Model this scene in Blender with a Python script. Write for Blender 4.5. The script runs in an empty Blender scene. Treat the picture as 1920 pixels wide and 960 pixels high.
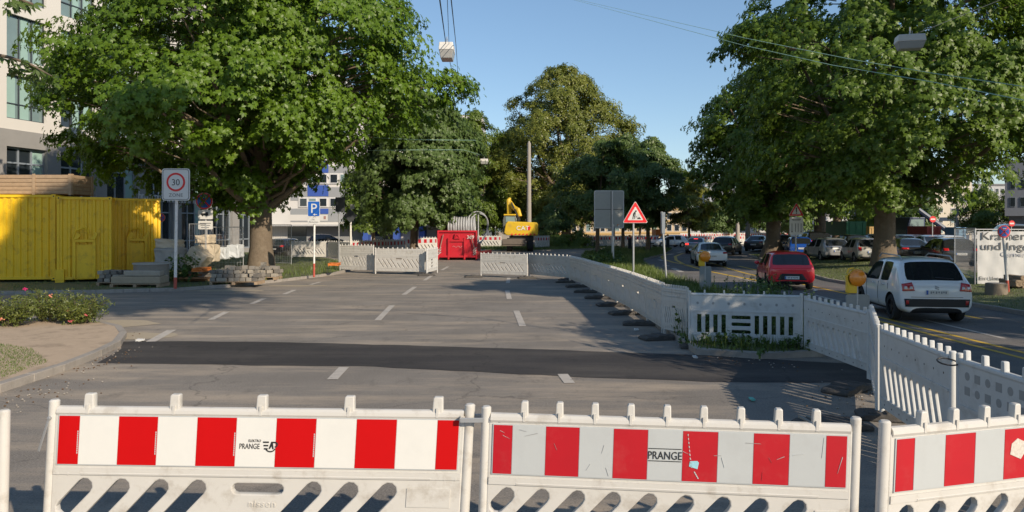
import bpy, bmesh, math, random
import numpy as np
from mathutils import Vector, Matrix, Quaternion
from mathutils.bvhtree import BVHTree
random.seed(7); rng = np.random.default_rng(7)
R = math.radians; PI = math.pi
scn = bpy.context.scene
COL = scn.collection
# ---------------------------------------------------------------- camera, sky, sun, exposure
F = 1400.0; HY = 425.0; HC = 2.4          # focal length and horizon in photo pixels, camera height in metres
cd = bpy.data.cameras.new('camera'); cam = bpy.data.objects.new('camera', cd); COL.objects.link(cam)
cam.location = (0, 0, HC); cam.rotation_euler = (R(90), 0, 0)
cd.sensor_width = 36; cd.lens = 36*F/1920; cd.shift_y = -(480-HY)/1920; cd.clip_end = 3000; cd.clip_start = .05
scn.camera = cam
SUN_E = 27.0; SUN_A = 140.5
w = bpy.data.worlds.new('World'); scn.world = w; w.use_nodes = True
nt = w.node_tree; bg = nt.nodes['Background']
sky = nt.nodes.new('ShaderNodeTexSky'); sky.sky_type = 'NISHITA'; sky.sun_disc = False
sky.sun_elevation = R(SUN_E); sky.sun_rotation = R(SUN_A); sky.air_density = 1.0; sky.dust_density = .15; sky.ozone_density = 4.0
hs_ = nt.nodes.new('ShaderNodeHueSaturation'); hs_.inputs['Saturation'].default_value = 1.06; gm_ = nt.nodes.new('ShaderNodeGamma'); gm_.inputs[1].default_value = .78
nt.links.new(sky.outputs[0], hs_.inputs['Color']); nt.links.new(hs_.outputs[0], gm_.inputs[0]); nt.links.new(gm_.outputs[0], bg.inputs[0]); bg.inputs[1].default_value = .15
sd = bpy.data.lights.new('sun', 'SUN'); sd.energy = 4.2; sd.angle = R(.5); sd.color = (1, .86, .68)
so = bpy.data.objects.new('sun', sd); COL.objects.link(so)
SV = Vector((math.sin(R(SUN_A))*math.cos(R(SUN_E)), math.cos(R(SUN_A))*math.cos(R(SUN_E)), math.sin(R(SUN_E))))
so.rotation_euler = SV.to_track_quat('Z', 'Y').to_euler(); so.location = (20, -20, 30)
vs = scn.view_settings; vs.view_transform = 'Standard'; vs.look = 'None'; vs.exposure = 0.40; vs.gamma = 1.0; vs.use_curve_mapping = False
scn.render.engine = 'CYCLES'
scn.cycles.max_bounces = 6; scn.cycles.transparent_max_bounces = 8

# ---------------------------------------------------------------- terrain height and pixel -> world helpers
def sm(t): t = min(1, max(0, t)); return t*t*(3-2*t)
def kerbx(y): return 13.7 if y < 33 else 13.7+.19*(y-33)
def g(x, y): return .32*sm((x-kerbx(y)-.6)/4.5)*(1-sm((y-75)/30))
def G(px, py, z=None):
    zz = 0
    for i in range(12):
        d = F*(HC-zz)/(py-HY); x = (px-960)/F*d
        if z is not None: zz = z; continue
        zz = g(x, d)
    return Vector((x, d, zz))
def W(px, py, d): return Vector(((px-960)/F*d, d, HC-(py-HY)*d/F))
def X(px, d): return (px-960)/F*d
def Zp(py, d): return HC-(py-HY)*d/F

# ---------------------------------------------------------------- materials
MATS = {}
def M(name, col=(.5, .5, .5), rough=.6, metal=0., var=.12, sc=3., bump=.0, bsc=40., emit=0, coat=0, stain=None, stain_amt=.0, stain_sc=1.5, spec=.5):
    if name in MATS: return MATS[name]
    m = bpy.data.materials.new(name); m.use_nodes = True; MATS[name] = m
    n = m.node_tree.nodes; l = m.node_tree.links; b = n['Principled BSDF']
    b.inputs['Roughness'].default_value = rough; b.inputs['Metallic'].default_value = metal
    b.inputs['Coat Weight'].default_value = coat; b.inputs['Coat Roughness'].default_value = .06
    b.inputs['Specular IOR Level'].default_value = spec
    tc = n.new('ShaderNodeTexCoord')
    no = n.new('ShaderNodeTexNoise'); no.inputs['Scale'].default_value = sc; no.inputs['Detail'].default_value = 6; no.inputs['Roughness'].default_value = .65
    l.new(tc.outputs['Object'], no.inputs['Vector'])
    mx = n.new('ShaderNodeMix'); mx.data_type = 'RGBA'
    mx.inputs[6].default_value = (*[c*(1-var) for c in col], 1); mx.inputs[7].default_value = (*[min(1, c*(1+var)) for c in col], 1)
    l.new(no.outputs['Fac'], mx.inputs[0]); out = mx.outputs[2]
    if stain is not None:
        n2 = n.new('ShaderNodeTexNoise'); n2.inputs['Scale'].default_value = stain_sc; n2.inputs['Detail'].default_value = 9; n2.inputs['Roughness'].default_value = .7
        l.new(tc.outputs['Object'], n2.inputs['Vector'])
        mr = n.new('ShaderNodeMapRange'); mr.inputs[1].default_value = .52; mr.inputs[2].default_value = .72; mr.inputs[4].default_value = stain_amt
        l.new(n2.outputs['Fac'], mr.inputs[0])
        m3 = n.new('ShaderNodeMix'); m3.data_type = 'RGBA'; m3.inputs[7].default_value = (*stain, 1)
        l.new(mr.outputs[0], m3.inputs[0]); l.new(out, m3.inputs[6]); out = m3.outputs[2]
    l.new(out, b.inputs['Base Color'])
    if emit: l.new(out, b.inputs['Emission Color']); b.inputs['Emission Strength'].default_value = emit
    if bump:
        n4 = n.new('ShaderNodeTexNoise'); n4.inputs['Scale'].default_value = bsc; n4.inputs['Detail'].default_value = 4
        l.new(tc.outputs['Object'], n4.inputs['Vector'])
        bp = n.new('ShaderNodeBump'); bp.inputs['Strength'].default_value = bump; bp.inputs['Distance'].default_value = .02
        l.new(n4.outputs['Fac'], bp.inputs['Height']); l.new(bp.outputs[0], b.inputs['Normal'])
    return m
def leafmat(name, c1, c2, c3=None, trans=.3, rough=.45):
    m = bpy.data.materials.new(name); m.use_nodes = True; MATS[name] = m
    n = m.node_tree.nodes; l = m.node_tree.links; b = n['Principled BSDF']; b.inputs['Roughness'].default_value = rough
    ge = n.new('ShaderNodeNewGeometry'); cr = n.new('ShaderNodeValToRGB')
    cr.color_ramp.elements[0].color = (*c1, 1); cr.color_ramp.elements[1].color = (*c2, 1)
    if c3: e = cr.color_ramp.elements.new(.93); e.color = (*c2, 1); cr.color_ramp.elements[2].color = (*c3, 1)
    tc = n.new('ShaderNodeTexCoord'); no = n.new('ShaderNodeTexNoise'); no.inputs['Scale'].default_value = .55; no.inputs['Detail'].default_value = 3
    l.new(tc.outputs['Object'], no.inputs['Vector'])
    mt = n.new('ShaderNodeMath'); mt.operation = 'MULTIPLY_ADD'; mt.inputs[1].default_value = .5
    m2 = n.new('ShaderNodeMapRange'); m2.inputs[1].default_value = .3; m2.inputs[2].default_value = .7; m2.inputs[4].default_value = .5
    l.new(no.outputs['Fac'], m2.inputs[0]); l.new(ge.outputs['Random Per Island'], mt.inputs[0]); l.new(m2.outputs[0], mt.inputs[2])
    l.new(mt.outputs[0], cr.inputs[0]); l.new(cr.outputs[0], b.inputs['Base Color'])
    tr = n.new('ShaderNodeBsdfTranslucent'); l.new(cr.outputs[0], tr.inputs[0])
    ms = n.new('ShaderNodeMixShader'); ms.inputs[0].default_value = trans
    l.new(b.outputs[0], ms.inputs[1]); l.new(tr.outputs[0], ms.inputs[2]); l.new(ms.outputs[0], n['Material Output'].inputs[0])
    return m
def asphalt(name, col, dusty, dust=(.50, .40, .29), patch=.25):
    m = bpy.data.materials.new(name); m.use_nodes = True; MATS[name] = m
    n = m.node_tree.nodes; l = m.node_tree.links; b = n['Principled BSDF']; b.inputs['Roughness'].default_value = .85; b.inputs['Specular IOR Level'].default_value = .3
    tc = n.new('ShaderNodeTexCoord')
    def noise(sc, det, stretch=None, rg=.6):
        o = n.new('ShaderNodeTexNoise'); o.inputs['Scale'].default_value = sc; o.inputs['Detail'].default_value = det; o.inputs['Roughness'].default_value = rg
        if stretch:
            mp = n.new('ShaderNodeMapping'); mp.inputs['Scale'].default_value = stretch; mp.inputs['Rotation'].default_value = (0, 0, R(8))
            l.new(tc.outputs['Object'], mp.inputs[0]); l.new(mp.outputs[0], o.inputs['Vector'])
        else: l.new(tc.outputs['Object'], o.inputs['Vector'])
        return o.outputs['Fac']
    def mix(f, a, c):
        o = n.new('ShaderNodeMix'); o.data_type = 'RGBA'
        if hasattr(f, 'links'): l.new(f, o.inputs[0])
        else: o.inputs[0].default_value = f
        for s, i in ((a, 6), (c, 7)):
            if hasattr(s, 'links'): l.new(s, o.inputs[i])
            else: o.inputs[i].default_value = (*s, 1)
        return o.outputs[2]
    def rng_(f, a, c, t0=0., t1=1.):
        o = n.new('ShaderNodeMapRange'); o.inputs[1].default_value = a; o.inputs[2].default_value = c; o.inputs[3].default_value = t0; o.inputs[4].default_value = t1
        l.new(f, o.inputs[0]); return o.outputs[0]
    c = mix(rng_(noise(.35, 5), .35, .68), [v*.78 for v in col], [v*1.2 for v in col])
    c = mix(rng_(noise(1.6, 6, (1, .22, 1)), .5, .75, 0, .45), c, [v*.6 for v in col])           # wheel tracks along the lanes
    c = mix(rng_(noise(.5, 8, (.5, 2.2, 1), .7), *((.45, .68) if 'patch' in name else (.47, .68)), 0, dusty), c, dust)                         # dust and sand smears
    c = mix(rng_(noise(55, 5, None, .8), .45, .6, 0, .75), c, [v*1.75 for v in col])                   # aggregate
    c = mix(rng_(noise(38, 6, None, .8), .54, .66, 0, .7), c, [v*.35 for v in col])
    c = mix(rng_(noise(2.3, 8, (1, .5, 1), .75), .56, .66, 0, .4), c, [v*.55 for v in col])
    vo = n.new('ShaderNodeTexVoronoi'); vo.feature = 'DISTANCE_TO_EDGE'; vo.inputs['Scale'].default_value = .16
    wp = n.new('ShaderNodeVectorMath'); wp.operation = 'ADD'; nn = n.new('ShaderNodeTexNoise'); nn.inputs['Scale'].default_value = 1.3; nn.inputs['Detail'].default_value = 6
    l.new(tc.outputs['Object'], nn.inputs['Vector']); l.new(tc.outputs['Object'], wp.inputs[0]); l.new(nn.outputs['Color'], wp.inputs[1]); l.new(wp.outputs[0], vo.inputs['Vector'])
    c = mix(rng_(vo.outputs['Distance'], .0, .0035, .55, 0), c, [v*.4 for v in col])        # cracks
    l.new(c, b.inputs['Base Color'])
    bp = n.new('ShaderNodeBump'); bp.inputs['Strength'].default_value = .35; bp.inputs['Distance'].default_value = .01
    l.new(noise(60, 4), bp.inputs['Height']); l.new(bp.outputs[0], b.inputs['Normal'])
    return m
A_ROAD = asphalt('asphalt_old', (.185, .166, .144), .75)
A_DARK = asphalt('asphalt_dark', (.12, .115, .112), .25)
A_PATCH = asphalt('asphalt_patch', (.038, .035, .034), .6, (.13, .115, .098))
WHITEPL = M('white_plastic', (.55, .53, .49), .45, var=.07, sc=4, bump=.05, bsc=14, stain=(.26, .21, .15), stain_amt=.55, stain_sc=5.5)
WHITEPL2 = M('white_plastic_cool', (.56, .56, .54), .5, var=.07, sc=5, bump=.05, bsc=14, stain=(.27, .24, .20), stain_amt=.5, stain_sc=4)
REFW = M('reflective_white', (.45, .47, .47), .35, var=.05, sc=6, stain=(.35, .35, .34), stain_amt=.25, stain_sc=5)
REFWB = M('reflective_white_clean', (.68, .67, .63), .35, var=.04, sc=6, stain=(.5, .5, .48), stain_amt=.15, stain_sc=5)
REFR = M('reflective_red', (.42, .002, .010), .5, var=.1, sc=5, stain=(.45, .1, .09), stain_amt=.2, stain_sc=6)
REFR2 = M('reflective_red_clean', (.50, .001, .002), .5, var=.05, sc=5, spec=.25)
BLACK = M('black_ink', (.02, .02, .02), .5)
RUBBER = M('rubber_plate', (.07, .064, .058), .9, var=.35, sc=12, bump=.5, bsc=30, stain=(.16, .14, .12), stain_amt=.6, stain_sc=4)
PAINTW = M('road_paint', (.46, .42, .37), .75, var=.15, sc=8, stain=(.17, .155, .14), stain_amt=.8, stain_sc=5, bump=.2, bsc=80)
PAINTY = M('yellow_tape', (.62, .40, .04), .6, var=.1, sc=8, stain=(.25, .18, .05), stain_amt=.5, stain_sc=5)
KERB = M('kerb_stone', (.30, .27, .235), .9, var=.25, sc=6, bump=.4, bsc=40, stain=(.12, .11, .09), stain_amt=.6, stain_sc=2)
DIRT = M('dirt', (.27, .20, .135), .95, var=.3, sc=4, bump=.6, bsc=20, stain=(.14, .11, .07), stain_amt=.7, stain_sc=1.5)
SAND = M('sandy_earth', (.42, .32, .225), .95, var=.2, sc=5, bump=.5, bsc=25, stain=(.17, .13, .085), stain_amt=.8, stain_sc=2.2)
SOIL = M('grassy_soil', (.10, .115, .045), .95, var=.35, sc=3, bump=.5, bsc=20, stain=(.17, .14, .08), stain_amt=.7, stain_sc=.8)
GALV = M('galvanised_steel', (.42, .43, .44), .45, .6, var=.15, sc=8)
GREYP = M('grey_sign_back', (.38, .38, .35), .5, .3, var=.08, sc=1.5, stain=(.2, .2, .18), stain_amt=.4)
POLEW = M('white_pole_paint', (.70, .67, .62), .5, var=.12, sc=9, stain=(.3, .26, .2), stain_amt=.5, stain_sc=8)
POLER = M('red_pole_paint', (.42, .08, .05), .6, var=.2, sc=9)
CONC = M('concrete', (.33, .30, .26), .9, var=.18, sc=3, bump=.3, bsc=30, stain=(.2, .18, .16), stain_amt=.5, stain_sc=3)
BARK = M('bark', (.15, .115, .08), .95, var=.45, sc=7, bump=1.0, bsc=16, stain=(.26, .22, .16), stain_amt=.5, stain_sc=2.5)
WOOD = M('pallet_wood', (.33, .235, .15), .85, var=.35, sc=5, bump=.3, bsc=40)
WOODR = M('brown_plank', (.30, .15, .065), .8, var=.35, sc=5, bump=.3, bsc=40)
GLASS = M('window_glass', (.022, .030, .038), .06, var=.3, sc=.6, spec=.8)
GLASST = M('window_glass_curtain', (.17, .24, .24), .12, var=.25, sc=.8, spec=.7)
CGLASS = M('car_glass', (.018, .021, .023), .05, var=.2, sc=2, spec=.7)
TYRE = M('tyre', (.02, .02, .02), .85, var=.2, sc=9)
RIMD = M('dark_rim', (.03, .03, .032), .35, .5)
RIMS = M('silver_rim', (.45, .46, .47), .3, .8)
TRIM = M('black_trim', (.018, .018, .019), .6)
LENSR = M('red_lens', (.42, .012, .012), .15, coat=1)
LENSW = M('clear_lens', (.62, .60, .58), .12, coat=1)
PLATE = M('number_plate', (.66, .66, .63), .5)
BLUE = M('sign_blue', (.010, .10, .42), .4)
ORANGE = M('amber_lens', (.78, .25, .015), .25, var=.15, sc=20, coat=.6)
YPLAST = M('yellow_plastic', (.75, .47, .02), .45)

# ---------------------------------------------------------------- mesh building
def smooth(me, ang=35):
    me.polygons.foreach_set('use_smooth', [True]*len(me.polygons)); me.set_sharp_from_angle(angle=R(ang))
def link(o, parent=None):
    COL.objects.link(o)
    if parent is not None: o.parent = parent
    return o
def tag(o, label=None, cat=None, group=None, kind=None):
    if label: o['label'] = label
    if cat: o['category'] = cat
    if group: o['group'] = group
    if kind: o['kind'] = kind
    return o
def thing(name, label, cat, loc=(0, 0, 0), rz=0, group=None):
    o = bpy.data.objects.new(name, None); o.empty_display_size = .2; COL.objects.link(o)
    o.location = loc; o.rotation_euler = (0, 0, rz); return tag(o, label, cat, group)
def copytree(o, parent=None):
    c = o.copy(); COL.objects.link(c)
    if parent is not None: c.parent = parent
    for ch in list(o.children): copytree(ch, c)
    return c
class MB:
    def __init__(s): s.v = []; s.f = []; s.m = []
    def add(s, vs, fs, m=0, T=None):
        b = len(s.v)
        for p in vs: s.v.append(tuple(T @ Vector(p)) if T is not None else tuple(p))
        for f in fs: s.f.append(tuple(b+i for i in f)); s.m.append(m)
        return s
    def box(s, x0, x1, y0, y1, z0, z1, m=0, T=None):
        return s.add([(x0, y0, z0), (x1, y0, z0), (x1, y1, z0), (x0, y1, z0), (x0, y0, z1), (x1, y0, z1), (x1, y1, z1), (x0, y1, z1)],
                     [(0, 3, 2, 1), (4, 5, 6, 7), (0, 1, 5, 4), (1, 2, 6, 5), (2, 3, 7, 6), (3, 0, 4, 7)], m, T)
    def cyl(s, a, b, r0, r1=None, n=10, m=0, caps=True, T=None):
        a = Vector(a); b = Vector(b); r1 = r0 if r1 is None else r1
        d = (b-a).normalized(); u = d.orthogonal().normalized(); v = d.cross(u)
        vs = []; 
        for c, r in ((a, r0), (b, r1)):
            for i in range(n):
                t = 2*PI*i/n; vs.append(c+u*math.cos(t)*r+v*math.sin(t)*r)
        fs = [(i, (i+1) % n, n+(i+1) % n, n+i) for i in range(n)]
        if caps: fs += [tuple(range(n-1, -1, -1)), tuple(range(n, 2*n))]
        return s.add(vs, fs, m, T)
    def tube(s, pts, rs, n=8, m=0):
        pts = [Vector(p) for p in pts]
        if not hasattr(rs, '__len__'): rs = [rs]*len(pts)
        vs = []; u = None
        for i, p in enumerate(pts):
            d = (pts[min(i+1, len(pts)-1)]-pts[max(i-1, 0)]).normalized()
            if u is None: u = d.orthogonal().normalized()
            else:
                u = u-d*u.dot(d); u.normalize()
            v = d.cross(u)
            for k in range(n):
                t = 2*PI*k/n; vs.append(p+(u*math.cos(t)+v*math.sin(t))*rs[i])
        fs = []
        for i in range(len(pts)-1):
            for k in range(n): fs.append((i*n+k, i*n+(k+1) % n, (i+1)*n+(k+1) % n, (i+1)*n+k))
        fs += [tuple(range(n-1, -1, -1)), tuple(range((len(pts)-1)*n, len(pts)*n))]
        return s.add(vs, fs, m)
    def prism(s, poly, y0, y1, m=0, T=None):     # polygon in x,z pushed through y
        n = len(poly)
        ar = sum(poly[i][0]*poly[(i+1) % n][1]-poly[(i+1) % n][0]*poly[i][1] for i in range(n))
        if ar < 0: poly = poly[::-1]
        vs = [(x, y0, z) for x, z in poly]+[(x, y1, z) for x, z in poly]
        fs = [tuple(range(n)), tuple(range(2*n-1, n-1, -1))]+[((i+1) % n, i, n+i, n+(i+1) % n) for i in range(n)]
        return s.add(vs, fs, m, T)
    def sph(s, c, r, n=10, m=0, T=None, jit=0):
        if not hasattr(r, '__len__'): r = (r, r, r)
        vs = []; fs = []; k = n//2
        for i in range(k+1):
            ph = PI*i/k
            for j in range(n):
                t = 2*PI*j/n; q = 1+random.uniform(-jit, jit)
                vs.append((c[0]+r[0]*q*math.sin(ph)*math.cos(t), c[1]+r[1]*q*math.sin(ph)*math.sin(t), c[2]+r[2]*q*math.cos(ph)))
        for i in range(k):
            for j in range(n): fs.append((i*n+j, (i+1)*n+j, (i+1)*n+(j+1) % n, i*n+(j+1) % n))
        return s.add(vs, fs, m, T)
    def mesh(s, me, T=None, m=0):
        return s.add([v.co.copy() for v in me.vertices], [tuple(p.vertices) for p in me.polygons], m, T)
    def data(s, name, mats, sm_=0):
        me = bpy.data.meshes.new(name); me.from_pydata(s.v, [], s.f)
        if not isinstance(mats, (list, tuple)): mats = [mats]
        for q in mats: me.materials.append(q)
        me.polygons.foreach_set('material_index', s.m)
        if sm_: smooth(me, sm_)
        me.update(); return me
    def build(s, name, mats, parent=None, sm_=0, bevel=0, seg=2):
        o = bpy.data.objects.new(name, s.data(name, mats, sm_)); link(o, parent)
        if bevel:
            b = o.modifiers.new('b', 'BEVEL'); b.width = bevel; b.segments = seg; b.limit_method = 'ANGLE'; b.angle_limit = R(40)
        return o
def plate_mesh(outline, holes, th, bevel=0, res=1):
    """filled outline with holes in x,z, thickness th round y=0"""
    cu = bpy.data.curves.new('t', 'CURVE'); cu.dimensions = '2D'; cu.fill_mode = 'BOTH'
    cu.extrude = th/2-bevel; cu.bevel_depth = bevel; cu.bevel_resolution = res; cu.offset = -bevel
    for pl in [outline]+list(holes):
        sp = cu.splines.new('POLY'); sp.points.add(len(pl)-1); sp.use_cyclic_u = True
        for i, p in enumerate(pl): sp.points[i].co = (p[0], p[1], 0, 1)
    o = bpy.data.objects.new('t', cu); me = bpy.data.meshes.new_from_object(o)
    me.transform(Matrix.Rotation(R(90), 4, 'X')); bpy.data.objects.remove(o); bpy.data.curves.remove(cu)
    return me
def text_mesh(txt, h, th=.002, sx=1., align='CENTER', spacing=1., shear=0):
    cu = bpy.data.curves.new('t', 'FONT'); cu.body = txt; cu.size = h*1.38; cu.extrude = th/2; cu.align_x = align; cu.space_character = spacing; cu.shear = shear
    cu.resolution_u = 3
    o = bpy.data.objects.new('t', cu); me = bpy.data.meshes.new_from_object(o)
    me.transform(Matrix.Rotation(R(90), 4, 'X') @ Matrix.Diagonal((sx, 1, 1, 1))); bpy.data.objects.remove(o); bpy.data.curves.remove(cu)
    return me
def T3(x, y, z, rz=0): return Matrix.Translation((x, y, z)) @ Matrix.Rotation(rz, 4, 'Z')
def rrect(x0, x1, z0, z1, r, n=4):
    out = []
    for cx, cz, a in ((x1-r, z1-r, 0), (x0+r, z1-r, 90), (x0+r, z0+r, 180), (x1-r, z0+r, 270)):
        for i in range(n+1):
            t = R(a+90*i/n); out.append((cx+r*math.cos(t), cz+r*math.sin(t)))
    return out
def slot(cx, cz, dx, dz, wd, n=5):               # rounded slot from (cx,cz) to (cx+dx,cz+dz)
    L = math.hypot(dx, dz); a0 = math.atan2(dz, dx); out = []
    for i in range(n+1): t = a0-PI/2+PI*i/n; out.append((cx+dx+wd/2*math.cos(t), cz+dz+wd/2*math.sin(t)))
    for i in range(n+1): t = a0+PI/2+PI*i/n; out.append((cx+wd/2*math.cos(t), cz+wd/2*math.sin(t)))
    return out
# big meshes from numpy arrays
def npmesh(name, V, faces_per, mat, parent=None):
    """V (N,k,3): N separate k-gons"""
    N, k, _ = V.shape; me = bpy.data.meshes.new(name)
    me.vertices.add(N*k); me.vertices.foreach_set('co', V.reshape(-1).astype(np.float32))
    me.loops.add(N*k); me.loops.foreach_set('vertex_index', np.arange(N*k, dtype=np.int32))
    me.polygons.add(N); me.polygons.foreach_set('loop_start', np.arange(0, N*k, k, dtype=np.int32))
    me.materials.append(mat); me.update(calc_edges=True)
    o = bpy.data.objects.new(name, me); return link(o, parent)
def inpoly(P, poly):
    x, y = P[:, 0], P[:, 1]; c = np.zeros(len(P), bool); n = len(poly); j = n-1
    for i in range(n):
        xi, yi = poly[i][0], poly[i][1]; xj, yj = poly[j][0], poly[j][1]
        c ^= ((yi > y) != (yj > y)) & (x < (xj-xi)*(y-yi)/(yj-yi+1e-12)+xi); j = i
    return c
def scatter(poly, n):
    xs = [p[0] for p in poly]; ys = [p[1] for p in poly]; out = np.zeros((0, 2))
    while len(out) < n:
        P = rng.uniform((min(xs), min(ys)), (max(xs), max(ys)), (n, 2)); out = np.vstack([out, P[inpoly(P, poly)]])
    return out[:n]
def blades(name, P, z, h, wd, mat, lean=.4, parent=None, label=None, cat='grass'):
    n = len(P); h = h*rng.uniform(.4, 1.1, n); a = rng.uniform(0, 2*PI, n); dx = np.cos(a)*wd/2; dy = np.sin(a)*wd/2
    b = rng.uniform(0, 2*PI, n); ln = rng.uniform(0, lean, n)*h
    V = np.zeros((n, 3, 3)); V[:, 0, 0] = P[:, 0]-dx; V[:, 0, 1] = P[:, 1]-dy; V[:, 0, 2] = z
    V[:, 1, 0] = P[:, 0]+dx; V[:, 1, 1] = P[:, 1]+dy; V[:, 1, 2] = z
    V[:, 2, 0] = P[:, 0]+np.cos(b)*ln; V[:, 2, 1] = P[:, 1]+np.sin(b)*ln; V[:, 2, 2] = z+h
    o = npmesh(name, V, 3, mat, parent)
    if label: tag(o, label, cat, None, 'stuff')
    return o
def gz(P): return np.array([g(x, y) for x, y in P])

# ---------------------------------------------------------------- ground, roads, islands
def drape(name, pts, off, mat, step=2., kind='structure'):
    bm = bmesh.new(); vs = [bm.verts.new((p[0], p[1], 0)) for p in pts]; f = bm.faces.new(vs)
    if f.normal.z < 0 or (f.normal_update() or f.normal.z < 0): f.normal_flip()
    xs = [p[0] for p in pts]; ys = [p[1] for p in pts]
    for ax, lo, hi in ((0, min(xs), max(xs)), (1, min(ys), max(ys))):
        k = math.ceil(lo/step)*step
        while k < hi:
            if step and (ax == 1 or k > 8):
                no = (1, 0, 0) if ax == 0 else (0, 1, 0); co = (k, 0, 0) if ax == 0 else (0, k, 0)
                bmesh.ops.bisect_plane(bm, geom=bm.verts[:]+bm.edges[:]+bm.faces[:], plane_co=co, plane_no=no)
            k += step
    bmesh.ops.triangulate(bm, faces=bm.faces[:])
    for v in bm.verts: v.co.z = g(v.co.x, v.co.y)+off
    me = bpy.data.meshes.new(name); bm.to_mesh(me); bm.free(); me.materials.append(mat)
    o = bpy.data.objects.new(name, me); link(o); tag(o, kind=kind); return o
def kerb(name, pts, h=.12, wd=.15, closed=False, side=1):
    """kerb stones along a polyline; body on the left of travel when side=1"""
    mb = MB(); n = len(pts); P = [Vector((p[0], p[1])) for p in pts]
    if closed: P.append(P[0])
    for a, b in zip(P, P[1:]):
        L = (b-a).length; k = max(1, round(L)); 
        for i in range(k):
            p = a.lerp(b, i/k+.006/L*1); q = a.lerp(b, (i+1)/k-.006/L)
            d = (b-a).normalized(); nn = Vector((-d.y, d.x))*side*wd; hz = h+random.uniform(-.006, .006)
            c = [p, q, q+nn, p+nn]; z = [g(v.x, v.y) for v in c]
            mb.add([(v.x, v.y, zz-.1) for v, zz in zip(c, z)]+[(v.x, v.y, zz+hz) for v, zz in zip(c, z)],
                   [(0, 3, 2, 1), (4, 5, 6, 7), (0, 1, 5, 4), (1, 2, 6, 5), (2, 3, 7, 6), (3, 0, 4, 7)])
    o = mb.build(name, KERB, bevel=.012); tag(o, kind='structure'); return o
def smoothpts(pts, it=2):
    P = [Vector((p[0], p[1])) for p in pts]
    for _ in range(it):
        Q = []
        for i in range(len(P)): a = P[i]; b = P[(i+1) % len(P)]; Q += [a.lerp(b, .25), a.lerp(b, .75)]
        P = Q
    return P
def island(name, pts, mat, h=.12):
    ar = sum(pts[i][0]*pts[(i+1) % len(pts)][1]-pts[(i+1) % len(pts)][0]*pts[i][1] for i in range(len(pts)))
    if ar < 0: pts = pts[::-1]
    drape(name, pts, h-.012, mat, 1.)
    kerb('kerb', pts, h, .15, True, 1); return pts
gnd = MB(); gnd.add([(-900, -300, -.06), (900, -300, -.06), (900, 1500, -.06), (-900, 1500, -.06)], [(0, 1, 2, 3)])
tag(gnd.build('ground', M('far_ground', (.14, .13, .11), .95, var=.3, sc=.05)), kind='structure')
drape('road', [(-70, -14), (90, -14), (90, 190), (-70, 190)], 0, A_ROAD, 2.)
# darker carriageway on the right of the median
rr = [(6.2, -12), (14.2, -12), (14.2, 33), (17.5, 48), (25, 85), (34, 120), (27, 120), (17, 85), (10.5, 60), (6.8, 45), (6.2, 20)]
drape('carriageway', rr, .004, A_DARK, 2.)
# fresh asphalt strip across the left carriageway
pp = [G(x, y) for x, y in ((182, 681), (700, 688), (1100, 708), (1330, 716), (1640, 718), (1800, 720), (1800, 690), (1560, 681), (1330, 667), (1060, 657), (700, 646), (480, 641), (232, 640), (226, 655))]
pj = []
for a_, b_ in zip(pp, pp[1:]+pp[:1]):
    k = max(1, int((b_-a_).length/.35))
    for i in range(k): v = a_.lerp(b_, i/k); pj.append(Vector((v.x+random.gauss(0, .012), v.y+random.gauss(0, .022), 0)))
drape('asphalt_patch', pj, .005, A_PATCH, 2.)
def strip(name, a, b, wd, mat, off=.008):
    a = Vector((a[0], a[1])); b = Vector((b[0], b[1])); d = (b-a).normalized(); n = Vector((-d.y, d.x))*wd/2
    k = max(1, int((b-a).length/2)); mb = MB()
    for i in range(k):
        p = a.lerp(b, i/k); q = a.lerp(b, (i+1)/k)
        mb.add([(*(p+n), g(p.x, p.y)+off), (*(p-n), g(p.x, p.y)+off), (*(q-n), g(q.x, q.y)+off), (*(q+n), g(q.x, q.y)+off)], [(0, 1, 2, 3)])
    tag(mb.build(name, mat), kind='structure')
for a, b in (((322, 619), (283, 641)), ((425, 585), (395, 600)), ((495, 560), (472, 570)), ((552, 544), (533, 552)), ((600, 529), (582, 534)),
             ((645, 689), (623, 712)), ((735, 573), (708, 601)), ((778, 538), (757, 553)), ((812, 515), (796, 526)), ((840, 500), (828, 507)),
             ((968, 583), (980, 612)), ((951, 545), (955, 561)), ((954, 521), (952, 531)), ((1055, 702), (1068, 719)), ((975, 497), (968, 503))):
    p, q = G(*a), G(*b); strip('lane_marking', p, q, .17 if a[0] != 322 else .2, PAINTW)
# right carriageway: yellow works lines and white lines
def curve_line(name, pix, wd, mat, off=.008):
    P = [G(*p) for p in pix]
    for a, b in zip(P, P[1:]): strip(name, a, b+(b-a).normalized()*.02, wd, mat, off)
for off_ in (0, .42):
    x = 9.3+off_
    strip('yellow_line', (x, 4), (x, 22.5), .12, PAINTY)
strip('yellow_line', (11.9, 25), (12.1, 31.5), .13, PAINTY)
for y0 in (11, 15.2, 19.4): strip('yellow_line', (12.2, y0), (12.2, y0+2.6), .13, PAINTY)
for y0 in (8, 16, 24, 32): strip('white_line', (10.55, y0), (10.6, y0+3.2), .12, PAINTW)
strip('white_line', (7.6, 6), (7.7, 19), .12, PAINTW)
curve_line('yellow_line', [(1430, 528), (1370, 517), (1320, 507), (1285, 497), (1268, 488), (1266, 481), (1280, 475), (1310, 471)], .22, PAINTY)
curve_line('yellow_line', [(1500, 532), (1440, 522), (1400, 513), (1370, 505), (1330, 492)], .16, PAINTY)
curve_line('yellow_line', [(1300, 499), (1262, 492), (1244, 486), (1240, 481), (1256, 476)], .22, PAINTY)
curve_line('yellow_line', [(1205, 499), (1222, 503), (1232, 507)], .3, PAINTY)
curve_line('yellow_line', [(1420, 507), (1385, 499)], .2, PAINTY)
curve_line('yellow_line', [(1212, 479), (1232, 476)], .25, PAINTY)
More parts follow.
